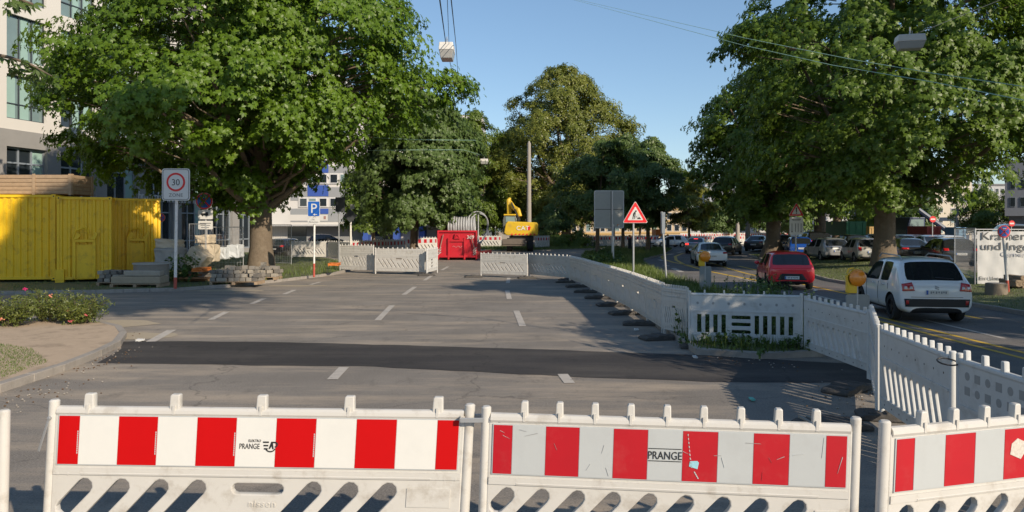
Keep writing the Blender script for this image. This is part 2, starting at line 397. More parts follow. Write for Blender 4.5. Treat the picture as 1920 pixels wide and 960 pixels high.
for a, b in (((1262, 503), (1278, 510)), ((1245, 497), (1252, 499)), ((1236, 487), (1242, 489)), ((1236, 482), (1242, 483)), ((1254, 478), (1262, 476)), ((1270, 474), (1280, 472))):
    strip('white_line', G(*a), G(*b), .3, PAINTW)
# islands
ROSE = [G(*p) for p in ((-500, 860), (0, 737), (120, 697), (190, 668), (226, 649), (238, 632), (228, 619), (195, 611), (0, 604), (-700, 600))]
ROSE = [Vector((p.x, p.y)) for p in ROSE]
rose = island('flower_bed_ground', ROSE, SAND)
LV = [Vector(G(*p)[:2]) for p in ((-900, 556), (0, 552), (180, 550), (330, 546), (430, 539), (540, 527), (625, 516), (662, 507), (655, 499), (620, 487), (560, 478), (430, 474), (-900, 474))]
lv = island('verge', LV, SOIL)
MED = [Vector(p) for p in ((3.45, 14.0), (4.5, 13.5), (5.8, 13.8), (7.0, 15.5), (7.5, 19.2), (7.6, 28), (7.4, 35), (7.8, 43), (9.0, 52), (12.5, 62), (16.3, 76), (15.4, 80), (10.2, 77), (6.4, 66), (4.6, 50), (3.4, 40), (3.0, 34), (3.5, 24), (3.45, 18))]
med = island('median_strip', MED, SOIL)
RV = [Vector(p) for p in ((13.8, -8), (13.8, 10), (13.8, 24), (13.9, 33), (15.5, 42), (17.6, 52), (19.6, 62), (21.2, 63.5), (23, 58), (22.6, 50), (21.5, 42), (21.2, 35.5), (19.8, 31.2), (26, 29.5), (40, 28), (40, -8))]
rv = island('grass_island', RV, SOIL)
FARV = [Vector(p) for p in ((-2.2, 73), (3.0, 73.5), (9.5, 79), (13.5, 86), (9, 90), (-2, 88), (-6, 80))]
fv = island('far_verge', FARV, SOIL)
# sand spilled round the kerbs
for cx, cy, rx, ry, s in ((215, 607, 1.1, .8, 1), (262, 630, .9, .55, 2), (430, 545, 1.6, .5, 3), (560, 536, 1.4, .4, 4)):
    c = G(cx, cy); pts = [(c.x+rx*math.cos(t/14*2*PI)*(.75+.35*random.random()), c.y+ry*math.sin(t/14*2*PI)*(.75+.35*random.random())) for t in range(14)]
    drape('spilled_sand', pts, .006, M('spilled_sand', (.36, .30, .215), .95, var=.2, sc=9, bump=.3, bsc=50), 2.)
# ---------------------------------------------------------------- traffic barriers
def body_outline(L, top, pegs, pw, ph, z0=.15, inset=.05):
    pts = [(inset, z0), (L-inset, z0), (L-inset, top-.03), (L-inset-.03, top)]
    for c in sorted(pegs, reverse=True):
        pts += [(c+pw/2, top), (c+pw/2-.004, top+ph-.008), (c+pw/2-.012, top+ph), (c-pw/2+.012, top+ph), (c-pw/2+.004, top+ph-.008), (c-pw/2, top)]
    pts += [(inset+.03, top), (inset, top-.03)]
    return pts
PANEL = {}
def panel(kind):
    if kind in PANEL: return PANEL[kind]
    parts = []; far = kind == 'S'
    if kind in 'NP': L = 2.8 if kind == 'N' else 2.47; top = 1.2
    else: L = 2.4; top = 1.12
    mat = WHITEPL if kind in 'NPCS' else WHITEPL2
    th = .05; mb = MB(); holes = []
    if kind == 'N':
        pegs = [.27+i*.575 for i in range(5)]; pw, ph = .07, .1
        for x in (.27, .52, .78, 1.03, 1.79, 2.03, 2.28):
            x0 = max(x-.36, .14); holes.append(slot(x0, .69-(x-x0)*1.1, x-x0, (x-x0)*1.1, .105))
        holes.append(slot(1.29, .69, .27, 0, .07))
        for x in (1.30, 2.62, 2.86-.27): 
            if x < 2: holes.append(slot(x-.22, .28, .16, .18, .1))
    elif kind == 'P':
        pegs = [.29+i*.2385 for i in range(9)]; pw, ph = .055, .095
        for i in range(9):
            x = .19+i*.239; x0 = max(x-.30, .12)
            holes.append(slot(x0, .70-(x-x0), x-x0, x-x0, .095))
    elif kind == 'C':
        pegs = [.18+i*.227 for i in range(10)]; pw, ph = .045, .08
        for i in range(10):
            x = .16+i*.2
            if i in (4, 5): holes.append(slot(x+.05+.07, .50, .13, -.17, .048)); continue
            holes.append(slot(x, .67, .25, -.34, .048))
        holes.append(slot(1.02, .70, .26, 0, .05))
    elif kind in 'EG':
        pegs = [.16+i*.232 for i in range(10)]; pw, ph = .05, .085
        for i in range(10):
            x = .20+i*.2; holes.append(slot(x, .66, .16, -.36, .085))
    elif kind == 'D':
        pegs = [.35+i*.42 for i in range(5)]; pw, ph = .045, .08
        for i in range(12):
            x = .24+i*.175
            if i in (4, 5, 6): continue
            holes.append([(x-.05, .33), (x+.04, .33), (x+.04, .70), (x-.05, .70)])
        for z in (.33, .48, .62): holes.append(rrect(.93, 1.33, z, z+.07, .02, 2))
    elif kind == 'H':
        pegs = [.15+i*.3 for i in range(8)]; pw, ph = .06, .1
        for i in range(8):
            x = .2+i*.27; holes.append(slot(x, .52, .12, -.30, .08))
    else:
        pegs = [.18+i*.227 for i in range(10)]; pw, ph = .05, .08
        for i in range(7): holes.append(slot(.25+i*.28, .62, .2, -.3, .07))
    me = plate_mesh(body_outline(L, top, pegs, pw, ph), holes, th, 0 if far else .008)
    mb.mesh(me); bpy.data.meshes.remove(me)
    # moulded ribs and dimples
    bw = .028
    if not far:
        mb.tube([(.06, 0, top-.02), (L-.06, 0, top-.02)], .035, 10)
    if kind in 'NP':
        for z in (.79,): mb.box(.06, L-.06, -.033, .033, z-.022, z+.022)
        mb.tube([(.25, -.025, .775), (L-.25, -.025, .775)], .012, 6)
        if kind == 'N': mb.box(L-.40, L-.12, -.031, .028, .59, .71)
        else: mb.box(L-.27, L-.08, -.031, .028, .56, .69)
        for x in (.09, .16, L-.16, L-.09):
            if kind == 'N': mb.cyl((x, -.02, .775), (x, -.034, .775), .013, .009, 10)
        for c in pegs: mb.box(c-.008, c+.008, -.036, .03, top-.03, top+.03)
    if kind == 'C':
        for j, z in enumerate((1.03, .93)):
            for i in range(19): mb.box(.14+i*.118+(.03 if j else 0), .14+i*.118+.05+(.03 if j else 0), -.038, .038, z-.018, z+.018)
        for i in range(12): mb.box(.15+i*.185, .15+i*.185+.07, -.036, .036, .2, .235)
        mb.box(.06, L-.06, -.036, .036, .82, .85); mb.box(.06, L-.06, -.036, .036, .76, .775); mb.box(.06, L-.06, -.036, .036, .275, .295)
    if kind in 'DEG':
        mb.box(.06, L-.06, -.036, .036, .76, .79); mb.box(.06, L-.06, -.036, .036, .27, .29)
    if kind == 'H':
        mb.box(.06, L-.06, -.036, .036, .66, .69); mb.box(.06, L-.06, -.036, .036, .2, .22)
    if kind in 'DEGH':
        rb = mb
        nn = {'D': 7, 'E': 8, 'G': 8, 'H': 13}[kind]
        for i in range(nn):
            x = .2+i*(L-.4)/(nn-1)
            if kind == 'H':
                for z, sh in ((.98, 0), (.84, 1)):
                    if (i+sh) % 2: rb.box(x-.045, x+.045, -.027, .027, z-.04, z+.04, 1)
                    else: rb.cyl((x, -.027, z), (x, .027, z), .04, n=16, m=1)
            else:
                rb.cyl((x, -.026, .93), (x, .026, .93), .028 if kind == 'D' else .012, n=14, m=1)
                rb.cyl((x, -.026, .21), (x, .026, .21), .012, n=10, m=1)
    if kind != 'S':
        b = mb.data('panel', [mat, M('dimple_plastic', (.30, .30, .29), .6) if kind in 'DH' else TRIM], 30)
    else: b = mb.data('panel', mat)
    parts.append(('panel', b, None))
    # posts
    for x in (.025, L-.025):
        pb = MB(); pb.cyl((x, 0, .03), (x, 0, top+.045), .034, n=14); pb.cyl((x, 0, top+.045), (x, 0, top+.055), .034, .024, n=14)
        parts.append(('post', pb.data('post', mat, 40), None))
    # striped board
    if kind in 'NPS':
        z0, z1 = {'N': (.838, 1.155), 'P': (.838, 1.145), 'S': (.76, 1.02)}[kind]
        n = {'N': (.14, 9), 'P': (.13, 9), 'S': (.12, 9)}[kind]
        x0, x1 = .085, L-.085; step = (x1-x0-2*n[0])/n[1]
        bb = MB(); bb.box(x0-.006, x1+.006, -.033, .033 if kind != 'S' else .03, z0-.006, z1+.006, 2)
        edges = [x0, x0+n[0]]+[x0+n[0]+step*(i+1) for i in range(n[1])]+[x1]
        for i in range(len(edges)-1):
            a, b_ = edges[i], edges[i+1]; y = -.0355
            bb.box(a+.0015, b_-.0015, y, -.02, z0, z1, 1 if i % 2 == 0 else 0)
            if kind == 'S': bb.box(a, b_, .02, -y, z0, z1, 1 if i % 2 == 0 else 0)
            if i % 2 == 0 and kind == 'N' and i < 8:
                for q in range(11): bb.box(b_-.012, b_-.005, y-.0012, y, z0+.07+q*.014, z0+.07+q*.014+.011, 2)
        mats = [REFWB, REFR2, REFW] if kind == 'N' else [REFW, REFR, REFW]
        parts.append(('striped_board', bb.data('striped_board', mats), None)); parts[-1] = ('striped_board', parts[-1][1], (edges, z0, z1))
    PANEL[kind] = (L, parts, top); return PANEL[kind]
def barrier(kind, A, B, label, zs=1., zo=0., group=None, shear=0, flip=False, name='traffic_barrier'):
    """A, B ground points of the two end posts"""
    L, parts, top = panel(kind)
    A = Vector((A[0], A[1])); B = Vector((B[0], B[1]))
    if flip: A, B = B, A
    d = B-A; t = thing(name, label, 'barrier', (A.x, A.y, g(A.x, A.y)+zo), math.atan2(d.y, d.x), group)
    sx = d.length/L; out = []
    for nm, me, ex in parts:
        if shear:
            me = me.copy(); me.transform(Matrix(((1, 0, shear, -shear*top), (0, 1, 0, 0), (0, 0, 1, 0), (0, 0, 0, 1))))
        o = bpy.data.objects.new(nm, me); link(o, t); o.scale = (sx, 1, zs); out.append(o)
    return t, out, parts
def foot(x, y, rz, label, grp='rubber foot plates under the barriers'):
    mb = MB(); T = Matrix.Identity(4)
    poly = [(-.42, 0), (.42, 0), (.42, .045), (.36, .075), (.13, .085), (.11, .11), (-.11, .11), (-.13, .085), (-.36, .075), (-.42, .045)]
    mb.prism(poly, -.2, .2)
    for sx in (-.27, .27): mb.box(sx-.05, sx+.05, -.14, .14, .05, .092)
    o = mb.build('barrier_foot', RUBBER, None, bevel=.015); o.location = (x, y, g(x, y)+.006); o.rotation_euler = (0, 0, rz); tag(o, label, 'barrier foot', grp); return o
ORD = ['first', 'second', 'third', 'fourth', 'fifth', 'sixth', 'seventh', 'eighth', 'ninth', 'tenth', 'eleventh', 'twelfth', 'thirteenth', 'fourteenth', 'fifteenth']
# the front row
DF = 1680.0/1.0*1.0
def fp(px, ridge): d = F*(HC-1.2)/(ridge-HY); return (X(px, d), d)
GF = 'striped barriers closing the road in front'
a, b = fp(95, 764), fp(888, 773)
t1, o1, p1 = barrier('N', a, b, 'clean striped barrier with five widely spaced pegs and ELEKTRO PRANGE lettering', group=GF, shear=.055)
bd = o1[-1]; L1 = 2.8; e1 = p1[-1][2][0]
def on_board(bd, txt, x, z, h, mat=BLACK, name='lettering', sx=1., y=-.0385, th=.002, sp=1., shear_k=0, top=1.2):
    me = text_mesh(txt, h, th, sx, spacing=sp); me.transform(T3(x, y, z))
    if shear_k: me.transform(Matrix(((1, 0, shear_k, -shear_k*top), (0, 1, 0, 0), (0, 0, 1, 0), (0, 0, 0, 1))))
    me.materials.append(mat); o = bpy.data.objects.new(name, me); return link(o, bd)
xc = (e1[5]+e1[6])/2
on_board(bd, 'PRANGE', xc-.038, .955, .036, shear_k=.055, sx=.72, y=-.0375)
on_board(bd, 'ELEKTRO', xc-.005, 1.0, .017, shear_k=.055, sx=.85, y=-.0375)
lg = MB()
for i, z in enumerate((.995, .973, .952)): lg.box(xc+.050+.004*i, xc+.088-.003*i, -.0385, -.036, z, z+.009)
lg.prism([(xc+.088, .955), (xc+.104, 1.003), (xc+.113, 1.003), (xc+.122, .955), (xc+.113, .955), (xc+.108, .975), (xc+.099, .958)], -.0385, -.036)
for i in range(8):
    a0 = -PI/2+PI*i/8; a1 = -PI/2+PI*(i+1)/8; c = (xc+.128, .984)
    lg.prism([(c[0]+math.cos(a0)*.02, c[1]+math.sin(a0)*.019), (c[0]+math.cos(a1)*.02, c[1]+math.sin(a1)*.019), (c[0]+math.cos(a1)*.011, c[1]+math.sin(a1)*.010), (c[0]+math.cos(a0)*.011, c[1]+math.sin(a0)*.010)], -.0385, -.036)
lg.box(xc+.112, xc+.128, -.0385, -.036, .994, 1.003)
for i in range(8):
    a0 = R(200+i*17.5); a1 = R(200+(i+1)*17.5); c = (xc+.1, .968)
    lg.prism([(c[0]+math.cos(a0)*.036, c[1]+math.sin(a0)*.034), (c[0]+math.cos(a1)*.036, c[1]+math.sin(a1)*.034), (c[0]+math.cos(a1)*.029, c[1]+math.sin(a1)*.026), (c[0]+math.cos(a0)*.029, c[1]+math.sin(a0)*.026)], -.0385, -.036)
ld = lg.data('logo', BLACK); ld.transform(Matrix(((1, 0, .055, -.055*1.2), (0, 1, 0, 0), (0, 0, 1, 0), (0, 0, 0, 1))))
link(bpy.data.objects.new('logo', ld), bd)
on_board(o1[0], 'nissen', 1.46, .575, .045, mat=WHITEPL, name='embossed_lettering', y=-.027, th=.008, sp=1.05, shear_k=.055, sx=1.15)
hs = MB(); hs.box(-.008, .008, -.05, -.042, -.23, .01); hs.cyl((0, -.053, 0), (0, -.03, 0), .012, n=10)
h = hs.build('hook', GALV, t1, bevel=.003); h.location = (.02, 0, 1.14); h.rotation_euler = (0, R(18), 0)
a, b = fp(905, 777), fp(1612, 799)
t2, o2, p2 = barrier('P', a, b, 'scratched striped barrier with a torn blue sticker on one red stripe', group=GF, shear=.035)
bd2 = o2[-1]; e2 = p2[-1][2][0]; xc = (e2[5]+e2[6])/2
on_board(bd2, 'PRANGE', xc, .968, .05, shear_k=.035, sx=.86)
def lines_on(bd, x0, x1, zs_, k, th=.004):
    q = MB()
    for z in zs_: q.box(x0, x1, -.0385, -.036, z, z+th)
    me = q.data('ruled_lines', BLACK); me.transform(Matrix(((1, 0, k, -k*1.2), (0, 1, 0, 0), (0, 0, 1, 0), (0, 0, 0, 1)))); link(bpy.data.objects.new('ruled_line', me), bd)
lines_on(bd2, xc-.108, xc+.108, (.954, 1.03), .035)
def sticker(bd, poly, mat, k, name='torn_sticker'):
    q = MB(); q.prism(poly, -.0385, -.036); me = q.data(name, mat); me.transform(Matrix(((1, 0, k, -k*1.2), (0, 1, 0, 0), (0, 0, 1, 0), (0, 0, 0, 1)))); link(bpy.data.objects.new(name, me), bd)
xr = e2[6]
sticker(bd2, [(xr+.045, .93), (xr+.10, .915), (xr+.108, .955), (xr+.098, .965), (xr+.05, .962)], M('blue_sticker', (.28, .55, .62), .6, var=.3, sc=60), .035)
for q in range(9):
    zz = 1.13-q*.024; sticker(bd2, [(xr+.03+.003*q, zz), (xr+.036+.003*q, zz-.004), (xr+.034+.004*q, zz-.018), (xr+.031+.003*q, zz-.012)], REFW, .035, 'sticker_residue')
for q in range(4): sticker(bd2, [(xr+.078+.007*q, .90-q*.011), (xr+.085+.007*q, .898-q*.011), (xr+.09+.007*q, .888-q*.011), (xr+.08+.007*q, .89-q*.011)], REFW, .035, 'sticker_residue')
SCR = M('scratch_mark', (.3, .3, .3), .7)
def scratch(bd, x, z, dx, dz, k, mat=SCR, w_=.002): sticker(bd, [(x, z), (x+dx, z+dz), (x+dx*.9, z+dz+w_), (x, z+w_)], mat, k, 'scratch')
for x, z, dx, dz in ((.26, 1.12, .05, -.01), (.3, 1.08, .09, .02), (.5, 1.04, .02, -.04), (.85, .90, .02, -.05), (.82, .99, .015, .05), (1.75, 1.085, .10, -.003), (1.95, .99, .05, .02), (1.9, 1.0, .02, -.03), (1.86, .86, .002, .05), (1.55, 1.0, .05, .002)): scratch(bd2, x, z, dx, dz, .035)
for x, z, dx, dz in ((.72, .88, .03, .04), (1.62, .93, -.02, .06), (2.05, 1.02, .07, .01), (2.33, .92, .03, .10), (2.24, 1.13, -.01, -.12), (.13, 1.11, .03, -.012), (.15, 1.08, .05, -.02), (1.35, 1.02, .05, -.02)): scratch(bd2, x, z, dx, dz, .035, REFW)
A3 = (1.862*1.15, 3.77*1.15)
a = fp(1652, 806); dd = Vector((.93, .26)).normalized()*2.47
t3, o3, p3 = barrier('P', a, (a[0]+dd.x, a[1]+dd.y), 'angled striped barrier at the right end with a torn white sticker', group=GF, shear=.05)
bd3 = o3[-1]; xc = (e2[4]+e2[5])/2
xc3 = (e2[5]+e2[6])/2-(e2[6]-e2[5])*0
on_board(bd3, 'PRANGE', xc3-0.0, .972, .05, shear_k=.05, sx=.86); lines_on(bd3, xc3-.108, xc3+.108, (.958, 1.034), .05)
xr = e2[4]
sticker(bd3, [(xr+.045, .99), (xr+.13, .955), (xr+.165, 1.0), (xr+.16, 1.06), (xr+.10, 1.085), (xr+.055, 1.055)], M('torn_white_sticker', (.55, .50, .44), .8, var=.5, sc=50), .05)
d0 = F*1.2/(784-HY)
barrier('P', (X(16, d0)-2.47, d0-.3), (X(16, d0), d0), 'barrier at the left edge with only its end post in the photo', group=GF, shear=.02)
# steel coupling strap between the two middle barriers, dark box by the right one
st = thing('steel_strap', 'bent steel strap coupling the two middle striped barriers', 'strap', (a[0], a[1], 0)); 
q = fp(870, 775); q2 = fp(905, 777)
st.location = (q[0]-.02, q[1]-.05, 0)
m_ = MB(); m_.box(0, .28, -.01, 0, 1.155, 1.185); m_.box(-.004, 0, -.01, .09, 1.155, 1.185); m_.box(0, .28, .09, .1, 1.155, 1.185); m_.cyl((.25, -.02, 1.17), (.25, .0, 1.17), .012, n=10)
m_.build('loop', GALV, st, bevel=.003)
# white plastic C barriers
def bpix(kind, p1, p2, label, group=None, **k):
    """p = (px, ridge_y, lower_edge_y)"""
    res = []
    for px, yt, yb in (p1, p2):
        d = F*(HC-.15)/(yb-HY); res.append((X(px, d), d, (Zp(yt, d)-.15)/.97))
    zs = (res[0][2]+res[1][2])/2
    return barrier(kind, res[0][:2], res[1][:2], label, zs=zs, zo=.15-.15*zs, group=group, **k)
GL = 'white barriers standing across the left lane'
barrier('C', (X(547, 55), 55), (X(613, 55), 55), 'leftmost white slotted barrier standing on the grass verge', zs=1.16, group=GL)
barrier('C', (X(615, 54.8), 54.8), (X(660, 52), 52), 'white barrier partly hidden behind the oblique one on the verge', zs=1.16, group=GL)
bpix('C', (637, 458, 505), (701, 464, 507), 'oblique white slotted barrier leading from the verge onto the road', GL)
bpix('C', (703, 466, 508), (798, 468, 510), 'frontal white slotted barrier left of the road gap', GL)
bpix('D', (800, 468, 511), (820, 466, 506), 'white barrier turned away at the left side of the gap', GL)
GR = 'white barriers standing across the right lane'
bpix('C', (901, 475, 513), (989, 478, 516), 'sunlit white slotted barrier at the right side of the gap', GR)
bpix('C', (992, 475, 514), (1069, 483, 521), 'white slotted barrier half in shade joining the long row', GR)
for px, py in ((888, 520), (988, 522), (1065, 526), (800, 517)):
    q = G(px, py); foot(q.x, q.y, R(10), {888: 'rubber foot plate in the road gap under the right post', 988: 'rubber foot plate between the two sunlit white barriers', 1065: 'rubber foot plate at the corner of the long row', 800: 'rubber foot plate under the barriers left of the gap'}[px])
poly = [(2.5, 32.1), (2.78, 29.8), (2.9, 27.4), (3.06, 25.1), (3.2, 22.8), (3.3, 20.6), (3.34, 18.4), (3.36, 16.4)]
for i in range(len(poly)-1):
    barrier('C', poly[i], poly[i+1], '%s white barrier from the far end of the long row beside the median' % ORD[i], group='white barriers in the long row beside the median', zs=.97)
for i, (x, y) in enumerate(poly[:-1]):
    foot(x-.22, y-.2, R(random.uniform(-12, 12)), '%s rubber foot plate from the far end of the long median row' % ORD[i])
foot(3.15, 15.9, R(15), 'dark rubber foot plate lying askew at the near end of the long row')
foot(3.75, 14.75, R(-8), 'rubber foot plate between the long row and the vertical slotted barrier')
bpix('C', (1242, 537, 616), (1290, 545, 626), 'white barrier at the corner between the long row and the vertical slotted one', None)
bpix('D', (1291, 551, 638), (1505, 554, 647), 'clean white barrier with vertical slots standing among weeds', None)
bpix('E', (1510, 562, 651), (1631, 584, 697), 'grey-white barrier with plain upper half left of the amber lamp', None)
F1 = (X(1633, 11.6), 11.6); F2 = (X(1646, 9.4), 9.4)
barrier('E', F1, F2, 'white barrier seen nearly edge-on behind the striped front row')
G1 = (F2[0]+.02, F2[1]-.06); G2 = (X(1788, 7.35), 7.35)
barrier('G', G1, G2, 'white barrier with slanting pickets left of the dark tie strap')
H1 = (G2[0]+.0, G2[1]-.08); H2 = (4.27, 4.95)
barrier('H', H1, H2, 'white barrier with square and round dimples at the right edge')
sb = MB(); sb.tube([(G2[0]-.09+.09*math.cos(t), G2[1]-.05+.09*math.sin(t), 1.08+.02*math.sin(t)) for t in np.linspace(0, 2*PI, 13)], .008, 6)
tag(sb.build('tie_strap', BLACK), 'black rubber tie strap looped round two white posts', 'strap')
for i, (x, y, r_, s) in enumerate(((X(1560, 8.9), 8.9, 5, 'long foot plate with pale bands lying in the picket shadow'), (4.75, 9.3, -15, 'rubber foot plate under the edge-on barrier'), (4.9, 10.9, 40, 'tilted rubber foot plate beside the grey-white barrier'), (4.55, 7.9, 20, 'brown worn foot plate under the picket barrier'))):
    foot(x, y, R(r_), s)
    if i == 0:
        fo = bpy.data.objects[[o.name for o in bpy.data.objects if o.get('label') == s][0]]
        q = MB()
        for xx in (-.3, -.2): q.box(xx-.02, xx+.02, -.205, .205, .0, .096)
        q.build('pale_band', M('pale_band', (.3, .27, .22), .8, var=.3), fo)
# striped rows farther off
def row(kind, pts, lab, group, zs=1.15):
    for i, (a, b) in enumerate(zip(pts, pts[1:])): barrier(kind, a, b, lab % ORD[i], zs=zs, group=group)
def lerp_pts(a, b, n): return [(a[0]+(b[0]-a[0])*i/n, a[1]+(b[1]-a[1])*i/n) for i in range(n+1)]
row('S', lerp_pts((X(645, 56), 56), (X(760, 64), 64), 3), '%s red and white barrier behind the white ones, counted from the left', 'striped barriers behind the left lane')
row('S', lerp_pts((X(762, 65), 65), (X(820, 68), 68), 1)+[(X(845, 69), 69)], '%s striped barrier behind the red skip', 'striped barriers by the red skip', 1.25)
row('S', lerp_pts((X(890, 84), 84), (X(940, 84), 84), 1), '%s striped barrier between the red skip and the excavator', 'striped barriers by the excavator', 1.2)
row('S', lerp_pts((X(1003, 80), 80), (X(1030, 82), 82), 1), '%s striped barrier immediately right of the excavator', 'striped barriers by the excavator', 1.2)
row('S', lerp_pts((X(1100, 84), 84), (X(1235, 88), 88), 4), '%s distant striped barrier right of the bushes, counted from the left', 'striped barriers across the far junction', 1.2)
row('S', lerp_pts((X(1275, 104), 104), (X(1480, 118), 118), 9), '%s striped barrier in the farthest row, counted from the left', 'striped barriers in the farthest row', 1.3)
row('S', lerp_pts((X(1240, 90), 90), (X(1395, 96), 96), 5), '%s distant striped barrier behind the queue of cars', 'striped barriers behind the queue', 1.1)

# ---------------------------------------------------------------- signs
def tri(mb, s, y0, y1, cx, cz, m):        # rounded triangle, centroid at cx, cz, s = side
    h = s*math.sqrt(3)/2; r = s*.04; P = []
    for ang, px, pz in ((90, 0, 2*h/3), (210, -s/2, -h/3), (330, s/2, -h/3)):
        c = Vector((px, pz)); c = c-c.normalized()*2*r
        for q in (-60, -30, 0, 30, 60): P.append((cx+c.x+r*math.cos(R(ang+q)), cz+c.y+r*math.sin(R(ang+q))))
    mb.prism(P, y0, y1, m)
def disc(mb, r, y0, y1, cx, cz, m, n=28): mb.prism([(cx+r*math.cos(2*PI*i/n), cz+r*math.sin(2*PI*i/n)) for i in range(n)], y0, y1, m)
SW = M('sign_white', (.60, .59, .56), .45, var=.06); SR = M('sign_red', (.62, .02, .02), .45); SG = M('sign_grey_text', (.12, .12, .12), .5)
def txt(parent, s, x, y, z, h, mat, name='lettering', sx=1, th=.004, sp=1, align='CENTER'):
    me = text_mesh(s, h, th, sx, align, sp); me.transform(T3(x, y, z)); me.materials.append(mat); return link(bpy.data.objects.new(name, me), parent)
def pole_lean(t, h, r, lean, red=0, mat=POLEW, y=None):
    y = r+.018 if y is None else (y if y < 0 else max(y, r+.018))
    p = MB(); p.cyl((0, y, .0), (lean, y, h), r, n=12); o = p.build('pole', mat, t, 40)
    if red: q = MB(); q.cyl((0, y, 0), (lean*red/h, y, red), r+.003, n=12); q.build('red_pole_foot', POLER, t, 40)
    return o
# zone 30
d = 27.5; b = W(327, 543, d); t = thing('zone_sign', 'white 30 zone speed sign on a white pole with red foot', 'traffic sign', (b.x, b.y, .11))
S = d/F; hb = Zp(316, d)-.11; hl = Zp(376, d)-.11; wd = 52*S
pole_lean(t, hl+.9, .055, .06, .42)
q = MB(); q.mesh(plate_mesh(rrect(-wd/2+.06, wd/2+.06, hl, hb, .1), [], .03)); pl = q.build('sign_plate', SW, t)
q = MB(); q.mesh(plate_mesh(rrect(-wd/2+.09, wd/2+.03, hl+.03, hb-.03, .08), [rrect(-wd/2+.11, wd/2+.01, hl+.05, hb-.05, .07)], .004), T3(0, -.018, 0)); q.build('border', SG, pl)
q = MB(); cz = hb-.5; disc(q, .345, -.022, -.014, .06, cz, 0); disc(q, .27, -.026, -.02, .06, cz, 1); q.build('speed_ring', [SR, SW], pl)
txt(pl, '30', .06, -.029, cz-.12, .24, BLACK, sx=.95); txt(pl, 'ZONE', .06, -.019, hl+.14, .13, SG, sp=1.1)
def nostop(t, x, z, r, arrow=True):
    q = MB(); disc(q, r, -.015, .01, x, z, 0); disc(q, r*.97, -.02, -.01, x, z, 1); disc(q, r*.80, -.024, -.015, x, z, 2)
    for a in (45, 135):
        c, s = math.cos(R(a)), math.sin(R(a)); L = r*.82; w_ = r*.085
        q.prism([(x+c*L-s*w_, z+s*L+c*w_), (x-c*L-s*w_, z-s*L+c*w_), (x-c*L+s*w_, z-s*L-c*w_), (x+c*L+s*w_, z+s*L-c*w_)], -.029, -.02, 1)
    q.build('sign_disc', [SW, SR, BLUE], t)
    if arrow:
        q = MB(); zz = z+r*.45; q.prism([(x-r*.3, zz), (x-r*.1, zz+r*.13), (x-r*.1, zz+r*.05), (x+r*.25, zz+r*.05), (x+r*.25, zz-r*.05), (x-r*.1, zz-r*.05), (x-r*.1, zz-r*.13)], -.034, -.03)
        q.build('arrow', SW, t)
d = 36; b = W(385, 510, d); t = thing('no_stopping_sign', 'round no-stopping sign above two small plates by the chestnut trunk', 'traffic sign', (b.x, b.y, .1)); S = d/F
pole_lean(t, Zp(362, d)-.1, .04, 0, 0, GALV); nostop(t, -.05, Zp(377, d)-.1, 16*S)
q = MB(); q.mesh(plate_mesh(rrect(-14*S, 14*S, Zp(411, d)-.1, Zp(394, d)-.1, .04), [], .02)); pl = q.build('tow_plate', SW, t)
q = MB(); z0 = Zp(406, d)-.1; q.box(-.2, .02, -.02, -.01, z0+.06, z0+.16); q.box(.02, .14, -.02, -.01, z0+.06, z0+.22); q.cyl((-.12, -.02, z0+.05), (-.12, -.01, z0+.05), .04); q.cyl((.08, -.02, z0+.05), (.08, -.01, z0+.05), .04); q.build('tow_truck_symbol', BLACK, pl)
q = MB(); q.mesh(plate_mesh(rrect(-13*S, 14*S, Zp(430, d)-.1, Zp(414, d)-.1, .04), [], .02)); pl = q.build('text_plate', SW, t)
for i in range(3): q = MB(); q.box(-.26+.03*i, .28-.05*i, -.016, -.01, Zp(418+i*4, d)-.13, Zp(418+i*4, d)-.10); q.build('text_line', SG, pl)
# parking sign
d = 34; b = W(588, 512, d); t = thing('parking_sign', 'blue parking sign on a white pole with a rusty red foot', 'traffic sign', (b.x, b.y, .1)); S = d/F
pole_lean(t, Zp(380, d)-.1, .045, .03, .62)
z0, z1 = Zp(406, d)-.1, Zp(377, d)-.1
q = MB(); q.mesh(plate_mesh(rrect(-.27, .29, z0, z1, .05), [], .02)); q.build('sign_edge', SW, t)
q = MB(); q.mesh(plate_mesh(rrect(-.25, .27, z0+.02, z1-.02, .04), [], .004), T3(0, -.014, 0)); pl = q.build('sign_plate', BLUE, t)
txt(pl, 'P', .01, -.02, z0+.17, .44, SW); q = MB(); q.prism([(-.02, z0+.09), (.06, z0+.14), (.06, z0+.105), (.16, z0+.105), (.16, z0+.075), (.06, z0+.075), (.06, z0+.04)], -.022, -.015); q.build('arrow', SW, pl)
z0, z1 = Zp(420, d)-.1, Zp(408, d)-.1; q = MB(); q.mesh(plate_mesh(rrect(-.27, .29, z0, z1, .03), [], .02)); pl = q.build('text_plate', SW, t)
txt(pl, 'mit', 0, -.013, z0+.17, .06, SG); txt(pl, 'Parkschein', .01, -.013, z0+.06, .07, SG)
